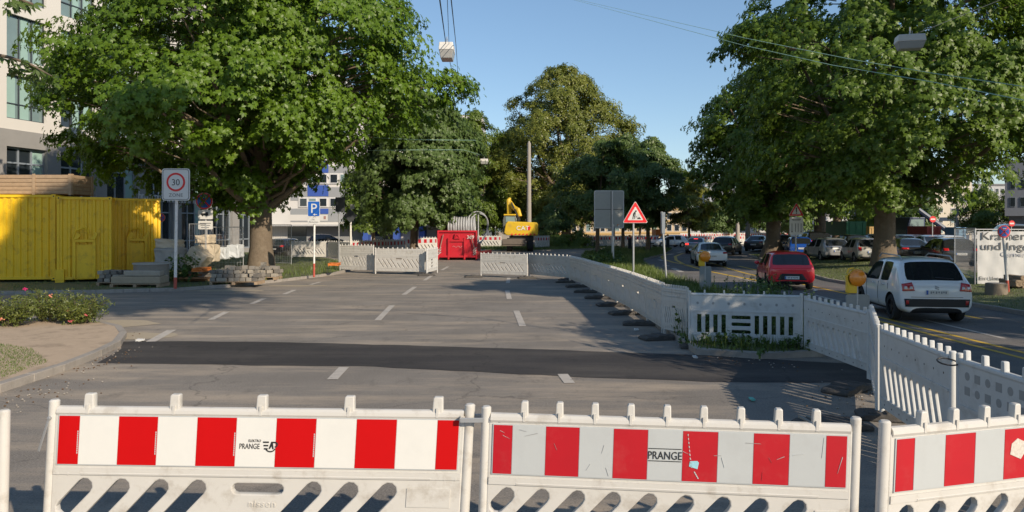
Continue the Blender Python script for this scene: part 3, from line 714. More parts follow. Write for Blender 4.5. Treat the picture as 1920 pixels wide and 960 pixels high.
# dark sign backs behind
d = 46; b = W(657, 490, d); t = thing('sign_back', 'back of a diamond shaped sign on a white post', 'traffic sign', (b.x, b.y, 0)); S = d/F
pole_lean(t, Zp(392, d), .06, 0, 0, POLEW)
q = MB(); z = Zp(405, d); r = .42; q.prism([(r, z), (0, z+r), (-r, z), (0, z-r)], -.02, 0); q.build('sign_plate', M('dark_sign_back', (.05, .055, .06), .5), t)
q = MB(); q.box(-.02, .25, -.02, 0, Zp(392, d), Zp(383, d)); q.build('small_plate', GREYP, t)
d = 44; b = W(635, 492, d); t = thing('sign_back', 'tall dark rectangular sign back on a thin grey post', 'traffic sign', (b.x, b.y, 0))
pole_lean(t, Zp(370, d), .035, 0, 0, GALV); q = MB(); q.box(X(629, d)-b.x, X(647, d)-b.x, -.02, 0, Zp(397, d), Zp(370, d)); q.build('sign_plate', M('dark_sign_back'), t)
# big grey sign back
d = 51; b = W(1148, 491, d); t = thing('large_sign_back', 'large rounded grey sign seen from behind with white rim', 'traffic sign', (b.x, b.y, .1)); S = d/F
z0, z1 = Zp(428, d)-.1, Zp(357, d)-.1; x0, x1 = X(1114, d)-b.x, X(1170, d)-b.x
pole_lean(t, z1-.02, .055, 0, 0, POLEW, y=-.06)
q = MB(); q.mesh(plate_mesh(rrect(x0, x1, z0, z1, .12), [], .03)); q.build('sign_rim', SW, t)
q = MB(); q.mesh(plate_mesh(rrect(x0+.06, x1-.06, z0+.06, z1-.06, .1), [], .004), T3(0, -.018, 0)); q.build('sign_back', GREYP, t)
q = MB(); q.box(x0+.06, x1-.06, -.03, -.018, (z0+z1)/2-.02, (z0+z1)/2+.02); q.box(-.11, -.07, -.035, -.018, z0+.05, z1-.05); q.build('stiffening_rail', M('dark_rail', (.08, .08, .08), .5), t)
q = MB(); q.box(.33, .5, -.024, -.018, z0+.18, z0+.27, 0); q.box(.4, .5, -.026, -.022, z0+.1, z0+.24, 1); q.build('sticker', [M('orange_sticker', (.6, .2, .05)), SW], t)
d = 47; b = W(1152, 492, d); t = thing('edge_on_sign', 'narrow round sign seen edge-on beside the large grey sign', 'traffic sign', (b.x, b.y, .1), R(78))
pole_lean(t, Zp(421, d)-.1, .045, 0, 0, POLEW, y=.04); q = MB(); disc(q, .32, -.02, 0, 0, Zp(434, d)-.1, 0); q.build('sign_disc', SG, t)
# roadworks triangle
d = 36; b = W(1188, 516, d); t = thing('roadworks_sign', 'red triangular roadworks warning sign with a digging figure', 'traffic sign', (b.x, b.y, .08)); S = d/F
pole_lean(t, Zp(392, d)-.08, .05, 0, 0, GALV, y=.05); side = 48*S; cz = Zp(418, d)-.08+side*math.sqrt(3)/6; cx = .08
q = MB(); tri(q, side, -.02, 0, cx, cz, 0); q.build('sign_edge', SW, t)
q = MB(); tri(q, side*.95, -.026, -.015, cx, cz, 0); q.build('red_border', M('bright_sign_red', (.72, .015, .02), .4), t)
q = MB(); tri(q, side*.63, -.032, -.02, cx, cz, 0); pl = q.build('white_field', SW, t)
q = MB(); k = side; Y0, Y1 = -.038, -.03
def seg(a, b_, w_): 
    a = Vector(a); b_ = Vector(b_); n_ = (b_-a).normalized(); n_ = Vector((-n_.y, n_.x))*w_/2
    q.prism([tuple(a+n_), tuple(a-n_), tuple(b_-n_), tuple(b_+n_)], Y0, Y1)
def pt(u, v): return (cx+u*k, cz+v*k)
disc(q, .034*k, Y0, Y1, *pt(.02, .17), 0, 12)
seg(pt(-.01, .14), pt(-.075, .02), .06*k); seg(pt(-.075, .03), pt(-.10, -.13), .032*k); seg(pt(-.07, .02), pt(-.02, -.05), .034*k); seg(pt(-.02, -.05), pt(-.03, -.13), .028*k)
seg(pt(-.01, .12), pt(.01, .03), .024*k); seg(pt(-.09, .10), pt(.09, -.10), .013*k)
q.prism([pt(.05, -.14), pt(.23, -.14), pt(.15, -.05)], Y0, Y1); q.build('digging_figure', BLACK, pl)
# leaning pole
d = 33; b = W(1250, 531, d); t = thing('leaning_post', 'slim grey post with edge-on plate leaning on the median', 'post', (b.x, b.y, .05))
pole_lean(t, Zp(397, d)-.05, .05, X(1241, d)-b.x, 0, GALV)
q = MB(); q.box(X(1240, d)-b.x+.03, X(1246, d)-b.x+.03, 0, .3, Zp(440, d), Zp(400, d)); q.build('edge_on_plate', M('dull_grey_plate', (.22, .25, .28), .5), t)
# exclamation sign with lane plate
d = 41; b = W(1493, 520, d); t = thing('warning_sign', 'exclamation mark warning triangle above a lane diagram plate', 'traffic sign', (b.x, b.y, g(b.x, b.y))); z_ = b.z-0; z_ = g(b.x, b.y); S = d/F
pole_lean(t, Zp(392, d)-z_, .045, 0, 0, GALV, y=.05); side = 29*S; cz = Zp(405, d)-z_+side*math.sqrt(3)/6
q = MB(); tri(q, side, -.02, 0, 0, cz, 0); tri(q, side*.95, -.026, -.015, 0, cz, 1); tri(q, side*.62, -.032, -.02, 0, cz, 0); q.build('warning_triangle', [SW, SR], t)
q = MB(); q.box(-.03, .03, -.038, -.03, cz-.03, cz+.22); q.cyl((0, -.038, cz-.09), (0, -.03, cz-.09), .035, n=12); q.build('exclamation_mark', BLACK, t)
z0, z1 = Zp(440, d)-z_, Zp(407, d)-z_; q = MB(); q.mesh(plate_mesh(rrect(-.37, .38, z0, z1, .06), [], .02)); pl = q.build('lane_plate', SW, t)
q = MB()
for x in (-.24, -.05, .1, .26): q.box(x-.012, x+.012, -.02, -.01, z0+.15, z0+.62)
for x in (-.24, .26): q.prism([(x-.04, z0+.2), (x+.04, z0+.2), (x, z0+.1)], -.02, -.01)
q.box(-.25, .25, -.02, -.01, z1-.14, z1-.11); q.box(-.2, .2, -.02, -.01, z1-.2, z1-.18); q.build('lane_arrow', BLACK, pl)
# right no-stopping sign on leaning pole
d = 24.5; b = W(1893, 556, d); t = thing('no_stopping_sign', 'no-stopping sign on a leaning white pole before the banner', 'traffic sign', (b.x, b.y, g(b.x, b.y)+.05)); z_ = g(b.x, b.y)+.05
lx = X(1882, d)-b.x
pole_lean(t, Zp(424, d)-z_, .045, lx, .45); nostop(t, lx, Zp(434, d)-z_, 12*d/F)
# small far signs
for px, py, d, r, lab in ((1749, 411, 52, .22, 'small red no-entry sign among the parked cars'), (1897, 419, 50, .2, 'no-entry sign at the far right behind the banner')):
    b = W(px, py, d); z_ = g(b.x, b.y); t = thing('no_entry_sign', lab, 'traffic sign', (b.x, b.y, z_)); q = MB(); pole_lean(t, b.z-z_, .035, 0, 0, GALV)
    disc(q, r, -.02, 0, 0, b.z-z_, 0); q.box(-r*.7, r*.7, -.026, -.02, b.z-z_-.05, b.z-z_+.05, 1); q.build('sign_disc', [SR, SW], t)
b = W(302, 408, 44); t = thing('no_stopping_sign', 'small no-stopping sign just right of the yellow containers', 'traffic sign', (b.x, b.y, 0)); pole_lean(t, b.z, .035, 0, 0, GALV); nostop(t, 0, b.z, 8*44/F, False)

# ---------------------------------------------------------------- warning lamps
def warn_lamp(px, py_c, py_g, d, r, lab, plate=True):
    c = W(px, py_c, d); z_ = .05; t = thing('warning_lamp', lab, 'warning lamp', (c.x, c.y, z_)); z = c.z-z_
    q = MB(); q.cyl((0, .0, 0), (0, 0, z-r*.9), .02, n=8); q.build('post', GALV, t)
    q = MB(); q.sph((0, -.03, z), (r, r*.45, r), 24); q.build('amber_lens', ORANGE, t, 60)
    q = MB(); q.cyl((0, -.0, z), (0, .05, z), r*1.06, n=24); q.box(-r*1.12, -r*.7, -.0, .08, z-r*1.1, z+r*.3); q.tube([(-r*1.1, .03, z+r*.5), (-r*.9, .03, z+r*1.05), (-r*.3, .03, z+r*1.15)], .015, 6); q.build('lamp_rim', YPLAST, t, 30)
    q = MB(); q.box(-r*1.15, -r*.05, -.03, .09, z-r*1.8, z-r*.85); q.build('battery_box', YPLAST, t, bevel=.015)
    if plate:
        zt = Zp(py_g, d)-z_; q = MB(); q.mesh(plate_mesh(rrect(-.2, .22, zt-.9, zt, .05), [], .03)); q.build('beacon_back', M('beacon_grey', (.26, .27, .26), .6, var=.1), t)
warn_lamp(1607, 521, 552, 13.4, 16*13.4/F, 'large amber warning lamp by the white compact SUV')
warn_lamp(1322, 481, 499, 27, 10*27/F, 'smaller amber warning lamp among the weeds on the median')

# ---------------------------------------------------------------- hanging street lamps and wires
def hang_lamp(px, py, d, w_, h_, dep, rz, lab):
    c = W(px, py, d); t = thing('hanging_street_lamp', lab, 'street lamp', c, rz, 'street lamps hung from span wires')
    o = []
    for z0, z1, s0, s1 in ((0, h_*.5, 1, .92),):
        q = MB(); W_, D_ = w_/2, dep/2
        q.add([(-W_*s0, -D_*s0, z0), (W_*s0, -D_*s0, z0), (W_*s0, D_*s0, z0), (-W_*s0, D_*s0, z0), (-W_*s1, -D_*s1, z1), (W_*s1, -D_*s1, z1), (W_*s1, D_*s1, z1), (-W_*s1, D_*s1, z1)], [(0, 3, 2, 1), (4, 5, 6, 7), (0, 1, 5, 4), (1, 2, 6, 5), (2, 3, 7, 6), (3, 0, 4, 7)])
    q.build('housing', M('lamp_housing', (.62, .60, .56), .5, var=.08), t, bevel=.02)
    q = MB(); W_ *= .96; D_ *= .96; s1 = .8; z0, z1 = 0.002, -h_*.5
    q.add([(-W_, -D_, z0), (W_, -D_, z0), (W_, D_, z0), (-W_, D_, z0), (-W_*s1, -D_*s1, z1), (W_*s1, -D_*s1, z1), (W_*s1, D_*s1, z1), (-W_*s1, D_*s1, z1)], [(0, 1, 2, 3), (4, 7, 6, 5), (0, 4, 5, 1), (1, 5, 6, 2), (2, 6, 7, 3), (3, 7, 4, 0)])
    q.build('diffuser', M('lamp_diffuser', (.36, .36, .35), .3, var=.08), t, bevel=.02)
    q = MB(); q.tube([(-.04, -D_*.5, h_*.4), (-.04, -D_*.5, h_*.75), (.03, -D_*.5, h_*.75), (.03, -D_*.5, h_*.5)], .012, 6); q.tube([(0, 0, h_*.5), (0, 0, h_*.5+.25)], .015, 6); q.build('hanger', GALV, t)
hang_lamp(838, 98, 24, .47, .5, .8, 0, 'nearest hanging lamp before the left chestnut crown')
hang_lamp(1706, 80, 22, .78, .42, .45, R(-12), 'hanging lamp seen from the side before the right chestnut')
hang_lamp(908, 303, 60, .65, .42, .6, 0, 'distant hanging lamp before the middle trees')
hang_lamp(1370, 274, 55, .6, .5, .6, 0, 'distant hanging lamp at the left edge of the right chestnuts')
def wire(pts, r, mat, lab, sag=0, group='span wires over the street'):
    P = []
    for a, b in zip(pts, pts[1:]):
        for i in range(8):
            f = i/8; p = a.lerp(b, f); p.z -= sag*4*f*(1-f); P.append(p)
    P.append(pts[-1]); q = MB(); q.tube(P, r, 5); tag(q.build('overhead_wire', mat), lab, 'wire', group)
WB = M('dark_wire', (.05, .06, .07), .6); WG = M('pale_green_wire', (.30, .48, .38), .6)
wire([W(822, -20, 10), W(836, 82, 24), W(860, 190, 62)], .012, WB, 'dark wire running over the nearest hanging lamp')
wire([W(844, -20, 11), W(855, 84, 25), W(862, 190, 62)], .010, WB, 'second dark wire right of the nearest hanging lamp')
wire([W(838, -20, 14), W(842, 84, 24)], .007, WB, 'thin dark suspension wire above the nearest lamp')
wire([W(1060, -6, 60), W(1400, 72, 32), W(1600, 112, 25), W(1760, 139, 21), W(1960, 168, 17)], .011, WG, 'upper pale green span wire crossing the right trees')
wire([W(1055, -6, 60), W(1390, 84, 31), W(1560, 122, 25), W(1750, 154, 20), W(1960, 196, 16)], .011, WG, 'lower pale green span wire crossing the right trees')
wire([W(1706, 68, 22), W(1900, -10, 24)], .008, WB, 'dark wire rising right from the side-on lamp')
wire([W(1706, 70, 22), W(1370, 265, 55), W(1290, 325, 90)], .010, WB, 'dark wire linking the right lamp to the distant one')
wire([W(1370, 266, 55), W(1320, 298, 80), W(1300, 312, 100)], .015, WB, 'short dark wire left of the distant right lamp')
wire([W(1270, 322, 90), W(1420, 319, 60)], .015, WB, 'level dark wire under the sky gap')
wire([W(700, 258, 40), W(780, 262, 40), W(905, 263, 60)], .014, WG, 'upper pale green wire before the left trees')
wire([W(690, 282, 40), W(790, 281, 40), W(868, 281, 50), W(908, 292, 60)], .014, WG, 'lower pale green wire before the left trees')
def pole(px, yt, yb, d, r, lab, mat=CONC):
    z0 = Zp(yb, d) if yb else 0; t = thing('utility_pole', lab, 'pole', (X(px, d), d, 0)); q = MB(); q.cyl((0, 0, 0), (0, 0, Zp(yt, d)), r*1.15, r*.8, 14); q.build('shaft', mat, t, 40)
    q = MB(); q.cyl((0, 0, Zp(yt, d)), (0, 0, Zp(yt, d)+.2), r*.6, r*.3, 10); q.build('cap', mat, t)
pole(992, 268, 0, 82, .24, 'tall concrete pole behind the yellow excavator')
pole(1402, 396, 0, 72, .24, 'grey concrete pole left of the right chestnuts')
pole(1383, 398, 0, 95, .25, 'paler concrete pole farther down the street')
pole(1795, 355, 0, 85, .16, 'slim pole before the cream building')
# ---------------------------------------------------------------- buildings
WALLW = M('white_render', (.60, .575, .53), .85, var=.04, sc=.6)
WALLG = M('grey_stone', (.27, .262, .25), .8, var=.14, sc=.9, stain=(.2, .195, .19), stain_amt=.4, stain_sc=.6)
FRAMED = M('dark_frame', (.07, .08, .09), .4, .4); FRAMEG = M('grey_frame', (.30, .34, .38), .4, .3); FRAMEW = M('white_frame', (.6, .6, .6), .5)
CURT = M('pale_teal_blind', (.28, .42, .38), .7, var=.08)
def facade(t, name, L, z0, z1, wins, th, mat, y=0):
    me = plate_mesh([(0, z0), (L, z0), (L, z1), (0, z1)], [[(a, b), (c, b), (c, d_), (a, d_)] for a, c, b, d_ in wins], th)
    q = MB(); q.mesh(me, T3(0, y+th/2, 0)); return q.build(name, mat, t)
def window(t, x0, x1, z0, z1, mull, trans, fm, gm, rec=.22, curtain=None, fw=.06):
    q = MB(); y0, y1 = rec-.05, rec+.03
    q.box(x0, x1, y0, y1, z0, z0+fw); q.box(x0, x1, y0, y1, z1-fw, z1); q.box(x0, x0+fw, y0, y1, z0+fw, z1-fw); q.box(x1-fw, x1, y0, y1, z0+fw, z1-fw)
    for m in mull: x = x0+(x1-x0)*m; q.box(x-fw/2, x+fw/2, y0+.01, y1, z0+fw, z1-fw)
    for m in trans: z = z0+(z1-z0)*m; q.box(x0+fw, x1-fw, y0+.014, y1, z-fw/2, z+fw/2)
    f = q.build('window', fm, t)
    q = MB(); q.box(x0+.01, x1-.01, rec+.035, rec+.05, z0+.01, z1-.01); q.build('pane', gm, f)
    if curtain:
        q = MB()
        for a, b in curtain: q.box(x0+(x1-x0)*a, x0+(x1-x0)*b, rec+.01, rec+.03, z0+fw, z1-fw)
        q.build('blind', CURT, f)
    return f
# long white office block on the left, facade running into the picture
bx, by = -29.5, 43; dirx, diry = .236, 1.0; rz = math.atan2(diry, dirx); u = Vector((math.cos(rz), math.sin(rz)))
off = 14.0; A = thing('office_building', 'modern white office block with grey stone base and tall windows', 'building', (bx-u.x*off, by-u.y*off, 0), rz)
# local x runs along the facade away from the camera; local -y must face the street (right)
LT = 41.5; pitch = 3.85; wins = []; rows = [(8.75, 11.35), (12.25, 14.9), (15.8, 18.4), (19.3, 21.9), (22.8, 25.2)]
n = int((LT-2)/pitch); xs = [off+.45+pitch*(i-3) for i in range(n+1) if off+.45+pitch*(i-3)+2.8 < LT-.4]
for x in xs:
    for z0, z1 in rows: wins.append((x, x+2.75, z0, z1))
facade(A, 'upper_wall', LT, 8.1, 27, wins, .35, WALLW)
gw = [(x-.05, x+2.8, .5, 7.1) for x in xs]
facade(A, 'stone_base', LT, 0, 8.1, gw, .45, WALLG, -.06)
q = MB(); q.box(0, LT, .42, 12, 0, 26.9); q.build('core', M('dark_interior', (.05, .05, .05), .9), A)
q = MB(); q.box(-.1, LT, -.1, 12, 27, 27.4); q.box(0, .3, .4, 12, 0, 27); q.build('roof_edge', WALLW, A)
for i, x in enumerate(xs):
    for j, (z0, z1) in enumerate(rows[:3]):
        window(A, x, x+2.75, z0, z1, (.36, .68), (.35,) if (i+j) % 3 == 0 else (), FRAMED, GLASST if (i*3+j) % 4 else GLASS, curtain=[(.06, .28), (.4, .62)] if (i+j) % 2 else [(.42, .60), (.74, .9)])
    window(A, x-.05, x+2.8, .5, 7.1, (.36, .68), (.12, .45, .86), FRAMEG, GLASS, rec=.25, curtain=[(.70, .96)] if i % 2 else None, fw=.1)
q = MB(); LL = M('light_letters', (.6, .6, .6), .5)
for i in range(26):
    if i % 9 == 8: continue
    x = off+11+i*.34; hh = .52 if i % 3 else .75
    q.box(x, x+.06, -.16, -.1, 4.25, 4.25+hh); q.box(x+.06, x+.2, -.16, -.1, 4.25+.42, 4.25+.5); q.box(x+.2, x+.26, -.16, -.1, 4.25, 4.25+.48)
q.build('facade_lettering', LL, A)
# blue and grey building across the end of the view
d = 103
B = thing('apartment_building', 'white and grey block with blue panels between its windows', 'building', (X(478, d), d, 0)); xo = X(478, d)
def bx_(px): return X(px, d)-xo
def bz(py): return Zp(py, d)
WGP = M('light_panel', (.58, .56, .53), .7, var=.05, sc=.5); GP = M('grey_panel', (.27, .28, .29), .7, var=.06, sc=.5); BP = M('blue_panel', (.035, .085, .34), .6, var=.08)
q = MB(); q.box(0, bx_(640), 0, 12, 0, bz(140)); q.box(bx_(640), bx_(905), 0, 12, 0, bz(215)); q.build('wall', WGP, B)
q = MB()
for r_, y0 in enumerate((218, 263, 309, 349, 389)):
    q.box(bx_(545), bx_(655), -.05, 0, bz(y0+27), bz(y0+2) if r_ else bz(y0))
q.build('grey_cladding', GP, B)
for y0 in (218, 263, 303, 347, 391):
    q = MB(); q.box(bx_(577), bx_(596), -.09, -.05, bz(y0+(21 if y0 < 391 else 10)), bz(y0)); q.box(bx_(596), bx_(616), -.088, -.05, bz(y0+(21 if y0 < 391 else 10)), bz(y0)); q.build('blue_cladding', BP, B)
for y0, y1 in ((240, 257), (285, 300), (326, 344), (371, 388)):
    q = MB(); q.box(bx_(560), bx_(655), -.13, 0, bz(y1+1), bz(y0-1)); q.build('window_band', WGP, B)
    for k, x in enumerate((562, 579, 599, 619, 638)):
        f = MB(); f.box(bx_(x), bx_(x+15), -.18, -.13, bz(y1), bz(y0)); f = f.build('window', FRAMEW, B)
        p = MB(); p.box(bx_(x+1.3), bx_(x+13.7), -.2, -.18, bz(y1-1.5), bz(y0+1.5)); p.build('pane', GLASST if k % 3 == 1 else GLASS, f)
q = MB(); q.box(bx_(478), bx_(905), -2.2, 0, bz(424), bz(421)); q.build('canopy', M('light_canopy', (.42, .42, .42), .6), B)
q = MB(); q.box(bx_(560), bx_(685), -.05, 0, 0, bz(424)); q.build('ground_floor', M('grey_shutter', (.24, .245, .25), .7, var=.08), B)
for a_ in (540, 700): q = MB(); q.box(bx_(a_), bx_(a_+35), -.1, 0, 0, bz(425)); q.build('shop_window', GLASS, B)
q = MB(); q.box(bx_(549), bx_(622), -2.3, -2.22, bz(414), bz(403)); sg = q.build('sign_board', WGP, B)
q = MB(); q.box(bx_(615), bx_(619), -2.34, -2.3, bz(411), bz(405.5)); q.build('crest', M('dull_crest', (.35, .2, .17), .6), sg)
for px in (686, 742, 790, 835):
    q = MB(); q.box(bx_(px), bx_(px+10), -2.3, 0, 0, bz(395)); q.build('blue_column', BP, B)
q = MB(); q.box(bx_(690), bx_(905), -.05, 0, bz(420), bz(395)); q.build('blue_fascia', BP, B)
# pink house
d = 115; P_ = thing('pink_house', 'small pink rendered house behind the red skip', 'building', (X(815, d), d, 0)); w_ = X(858, d)-X(815, d)
q = MB(); q.box(0, w_, 0, 10, 0, Zp(372, d)); q.build('wall', M('pink_render', (.45, .17, .13), .85, var=.12, sc=1.5), P_)
q = MB(); q.box(-.2, w_+.2, -.2, 10.2, Zp(372, d), Zp(369, d)); q.build('roof', M('slate', (.09, .09, .1), .8), P_)
for x in (.25, .7):
    for z in (.8, 4.2): q = MB(); q.box(w_*x-.5, w_*x+.4, -.04, 0, z, z+1.6); q.build('window', GLASS, P_)
# cream building behind the plane trees
def block(name, lab, px0, px1, ytop, d, mat, cols, rws, dep=12, cat='building', z0=1.0, ww=.55, wh=.5, ground=None, rot=0, glass=None, bands=None):
    x0 = X(px0, d); wd = X(px1, d)-x0; H_ = Zp(ytop, d); t = thing(name, lab, cat, (x0, d, 0), rot)
    q = MB(); q.box(0, wd, 0, dep, 0, H_); q.build('wall', mat, t); q = MB(); q.box(-.15, wd+.15, -.15, dep, H_, H_+.35); q.build('roof', M('roof_grey', (.16, .16, .165), .8), t)
    cw = wd/cols; rh = (H_-z0)/rws
    for i in range(cols):
        for j in range(rws):
            f = MB(); a, b = cw*(i+.5-ww/2), cw*(i+.5+ww/2); c, e = z0+rh*(j+.25), z0+rh*(j+.25+wh); f.box(a-.08, b+.08, -.06, 0, c-.08, e+.08); f = f.build('window', FRAMEW, t)
            p = MB(); p.box(a, b, -.09, -.06, c, e); p.build('pane', glass or (GLASST if (i*7+j*3) % 5 == 0 else GLASS), f)
    if bands:
        for j in range(rws): q = MB(); q.box(0, wd, -.12, 0, z0+rh*j, z0+rh*(j+.12)); q.build('string_course', bands, t)
    return t
CREAM = M('cream_render', (.50, .40, .27), .85, var=.08, sc=.8); OCH = M('ochre_render', (.45, .30, .12), .85, var=.1)
block('cream_building', 'cream building with rows of windows behind the plane trees', 1030, 1150, 330, 128, CREAM, 9, 4, bands=OCH)
block('cream_building', 'grey-fronted building wing behind the excavator', 930, 1030, 345, 132, M('taupe_render', (.30, .27, .24), .85), 7, 4)
block('cream_building', 'yellowish building glimpsed between the median trees', 1150, 1290, 372, 150, CREAM, 10, 3, bands=OCH)
block('office_building', 'tall grey office slab far down the street', 1322, 1400, 343, 240, M('grey_office', (.30, .31, .34), .7), 8, 6, ww=.8, wh=.35)
block('office_building', 'low pale building under the distant trees', 1235, 1330, 398, 200, M('pale_office', (.42, .41, .39), .8), 8, 2)
block('cream_building', 'cream apartment tower with small windows behind the car park', 1752, 1822, 325, 120, M('cream_tower', (.56, .50, .40), .85, var=.06), 3, 6, ww=.3, wh=.35)
block('office_building', 'pale grey building right of the cream tower', 1822, 1885, 348, 150, M('grey_render', (.40, .40, .40), .8), 6, 4)
block('shop_building', 'low white shop building behind the right chestnut trunks', 1420, 1600, 405, 130, M('white_shop', (.55, .55, .55), .8), 12, 1, ww=.7)
block('shop_building', 'white shop building seen between the two right trunks', 1600, 1752, 392, 135, M('white_shop2', (.5, .5, .5), .8), 10, 2, ww=.6)
d = 70; t = thing('office_building', 'blue-grey building with vertical window slits at the right edge', 'building', (X(1884, d), d, 0), R(-36)); z0, z1 = Zp(405, d), Zp(300, d)
BG = M('blue_grey_panel', (.20, .215, .25), .6, var=.06)
q = MB(); q.box(0, 14, 0, 12, z0, z1); q.build('wall', BG, t); q = MB(); q.box(.3, 14, .5, 12, 0, z0); q.build('ground_floor', M('dark_ground_floor', (.10, .11, .13), .6), t)
for i in range(14):
    for z in (Zp(388, d), Zp(355, d)): f = MB(); f.box(.4+i*.8, .85+i*.8, -.05, 0, z, z+.9); f = f.build('window', FRAMEG, t); p = MB(); p.box(.45+i*.8, .8+i*.8, -.07, -.05, z+.05, z+.85); p.build('pane', GLASS, f)
t = thing('bus_shelter_canopy', 'long pale flat canopy on posts right of the cream tower', 'canopy', (X(1795, 95), 95, 0)); q = MB(); q.box(0, 7.5, 0, 4, Zp(414, 95), Zp(407, 95)); q.build('roof', M('light_canopy'), t)
for x in (.3, 3.7, 7.1): q = MB(); q.box(x, x+.2, 1, 1.2, 0, Zp(414, 95)); q.build('post', GALV, t)

# ---------------------------------------------------------------- yellow containers and crate
YEL = M('yellow_container_paint', (.80, .50, .010), .5, var=.12, sc=1.2, stain=(.26, .12, .02), stain_amt=.6, stain_sc=2.6, bump=.06, bsc=8)
def corr(mb, x0, x1, z0, z1, y, pitch=.28, dep=.05, T=None):
    n = max(1, round((x1-x0)/pitch)); p = (x1-x0)/n; prof = []
    for i in range(n): a = x0+i*p; prof += [(a, y), (a+.3*p, y), (a+.42*p, y+dep), (a+.88*p, y+dep)]
    prof.append((x1, y)); vs = [(x, yy, z) for x, yy in prof for z in (z0, z1)]
    mb.add(vs, [(2*i, 2*i+2, 2*i+3, 2*i+1) for i in range(len(prof)-1)], 0, T)
def container(lab, A, Bp, H_, dep, hook=False, lift=.1):
    A = Vector(A); Bp = Vector(Bp); dd = Bp-A; L = dd.length; t = thing('shipping_container', lab, 'container', (A.x, A.y, lift+.05), math.atan2(dd.y, dd.x), 'yellow steel containers')
    q = MB(); corr(q, .1, L-.1, .18, H_-.12, .03); 
    Tm = Matrix.Translation((L, 0, 0)) @ Matrix.Rotation(R(90), 4, 'Z'); corr(q, .1, dep-.1, .18, H_-.12, .03, T=Tm)
    q.box(.08, L-.06, .12, dep, .17, H_-.1); q.build('corrugated_wall', YEL, t)
    q = MB()
    for x in (0, L-.1): q.box(x, x+.1, 0, .11, .1, H_)
    q.box(L-.1, L, dep-.1, dep, .1, H_); q.box(.1, L-.1, 0, .1, .06, .18); q.box(.1, L-.1, 0, .1, H_-.12, H_-.005); q.box(L-.1, L, .11, dep-.1, H_-.12, H_-.005); q.box(L-.1, L, .11, dep-.1, .06, .18)
    q.build('frame', YEL, t, bevel=.01)
    q = MB(); q.box(.02, L-.02, .02, dep, H_-.04, H_-.012); q.build('roof', YEL, t)
    for x in (-.01, L-.15):
        for z in (.02, H_-.14): q = MB(); q.box(x, x+.16, -.015, .15, z, z+.15, 0); q.cyl((x+.08, -.02, z+.075), (x+.08, .0, z+.075), .03, n=10, m=1); q.build('corner_casting', [YEL, TRIM], t)
    if hook:
        xm = L*.5; q = MB()
        q.box(xm-.42, xm-.30, -.1, .05, .1, 1.65); q.box(xm+.30, xm+.42, -.1, .05, .1, 1.65); q.box(xm-.42, xm+.42, -.1, .04, 1.6, 1.72)
        q.box(xm-.30, xm+.30, -.03, .04, .1, 1.5); q.build('hook_frame', YEL, t, bevel=.012)
        q = MB(); q.tube([(xm-.4, -.12, 1.75), (xm-.28, -.17, 2.1), (xm, -.19, 2.2), (xm+.12, -.17, 2.15), (xm+.2, -.14, 1.95)], .035, 8); q.prism([(xm-.45, 1.72), (xm-.3, 2.05), (xm-.1, 1.9), (xm-.25, 1.72)], -.14, -.05); q.prism([(xm+.2, 1.72), (xm+.42, 2.02), (xm+.5, 1.95), (xm+.4, 1.72)], -.14, -.05); q.build('lifting_hook', YEL, t, bevel=.008)
        q = MB(); q.box(-.04, .28, -.1, .5, -.12, .5); q.build('skid_foot', YEL, t, bevel=.02)
    return t
dA = 31; hA = Zp(365, dA)-.15
container('leftmost yellow container seen along its long side under the crate', (X(-260, 30.2), 30.2), (X(104, dA), dA), hA, 2.6)
container('middle yellow container with a lifting hook on its end', (X(106, 30.6), 30.6), (X(209, 31.4), 31.4), Zp(369, 31)-.15, 6, True)
container('sunlit yellow container with a lifting hook nearest the zone sign', (X(211, 33.2), 33.2), (X(301, 34.2), 34.2), Zp(372, 33.7)-.15, 6, True)
t = thing('wooden_crate', 'long slatted wooden crate lying on the left yellow container', 'crate', (X(-90, 31.2), 31.5, hA+.15+.003)); L = X(124, 31.5)-X(-90, 31.5); hC = 39*31.5/F
for k in range(5): q = MB(); z = .06+k*(hC-.06)/5; q.box(0, L, 0, .03, z, z+(hC-.06)/5-.02); q.box(L-.03, L, .03, 1.6, z, z+(hC-.06)/5-.02); q.build('slat', WOOD, t)
for x in (0, L*.31, L*.66, L-.12): q = MB(); q.box(x, x+.12, -.035, -.002, .0, hC+.02); q.build('batten', WOOD, t)
q = MB(); q.box(L+.002, L+.035, 0, .12, 0, hC+.02); q.build('end_batten', WOOD, t); q = MB(); q.box(L+.002, L+.035, 1.48, 1.6, 0, hC+.02); q.build('end_batten', WOOD, t)
q = MB(); q.box(.04, L-.04, .04, 1.56, .03, hC-.02); q.build('lining', WOODR, t)

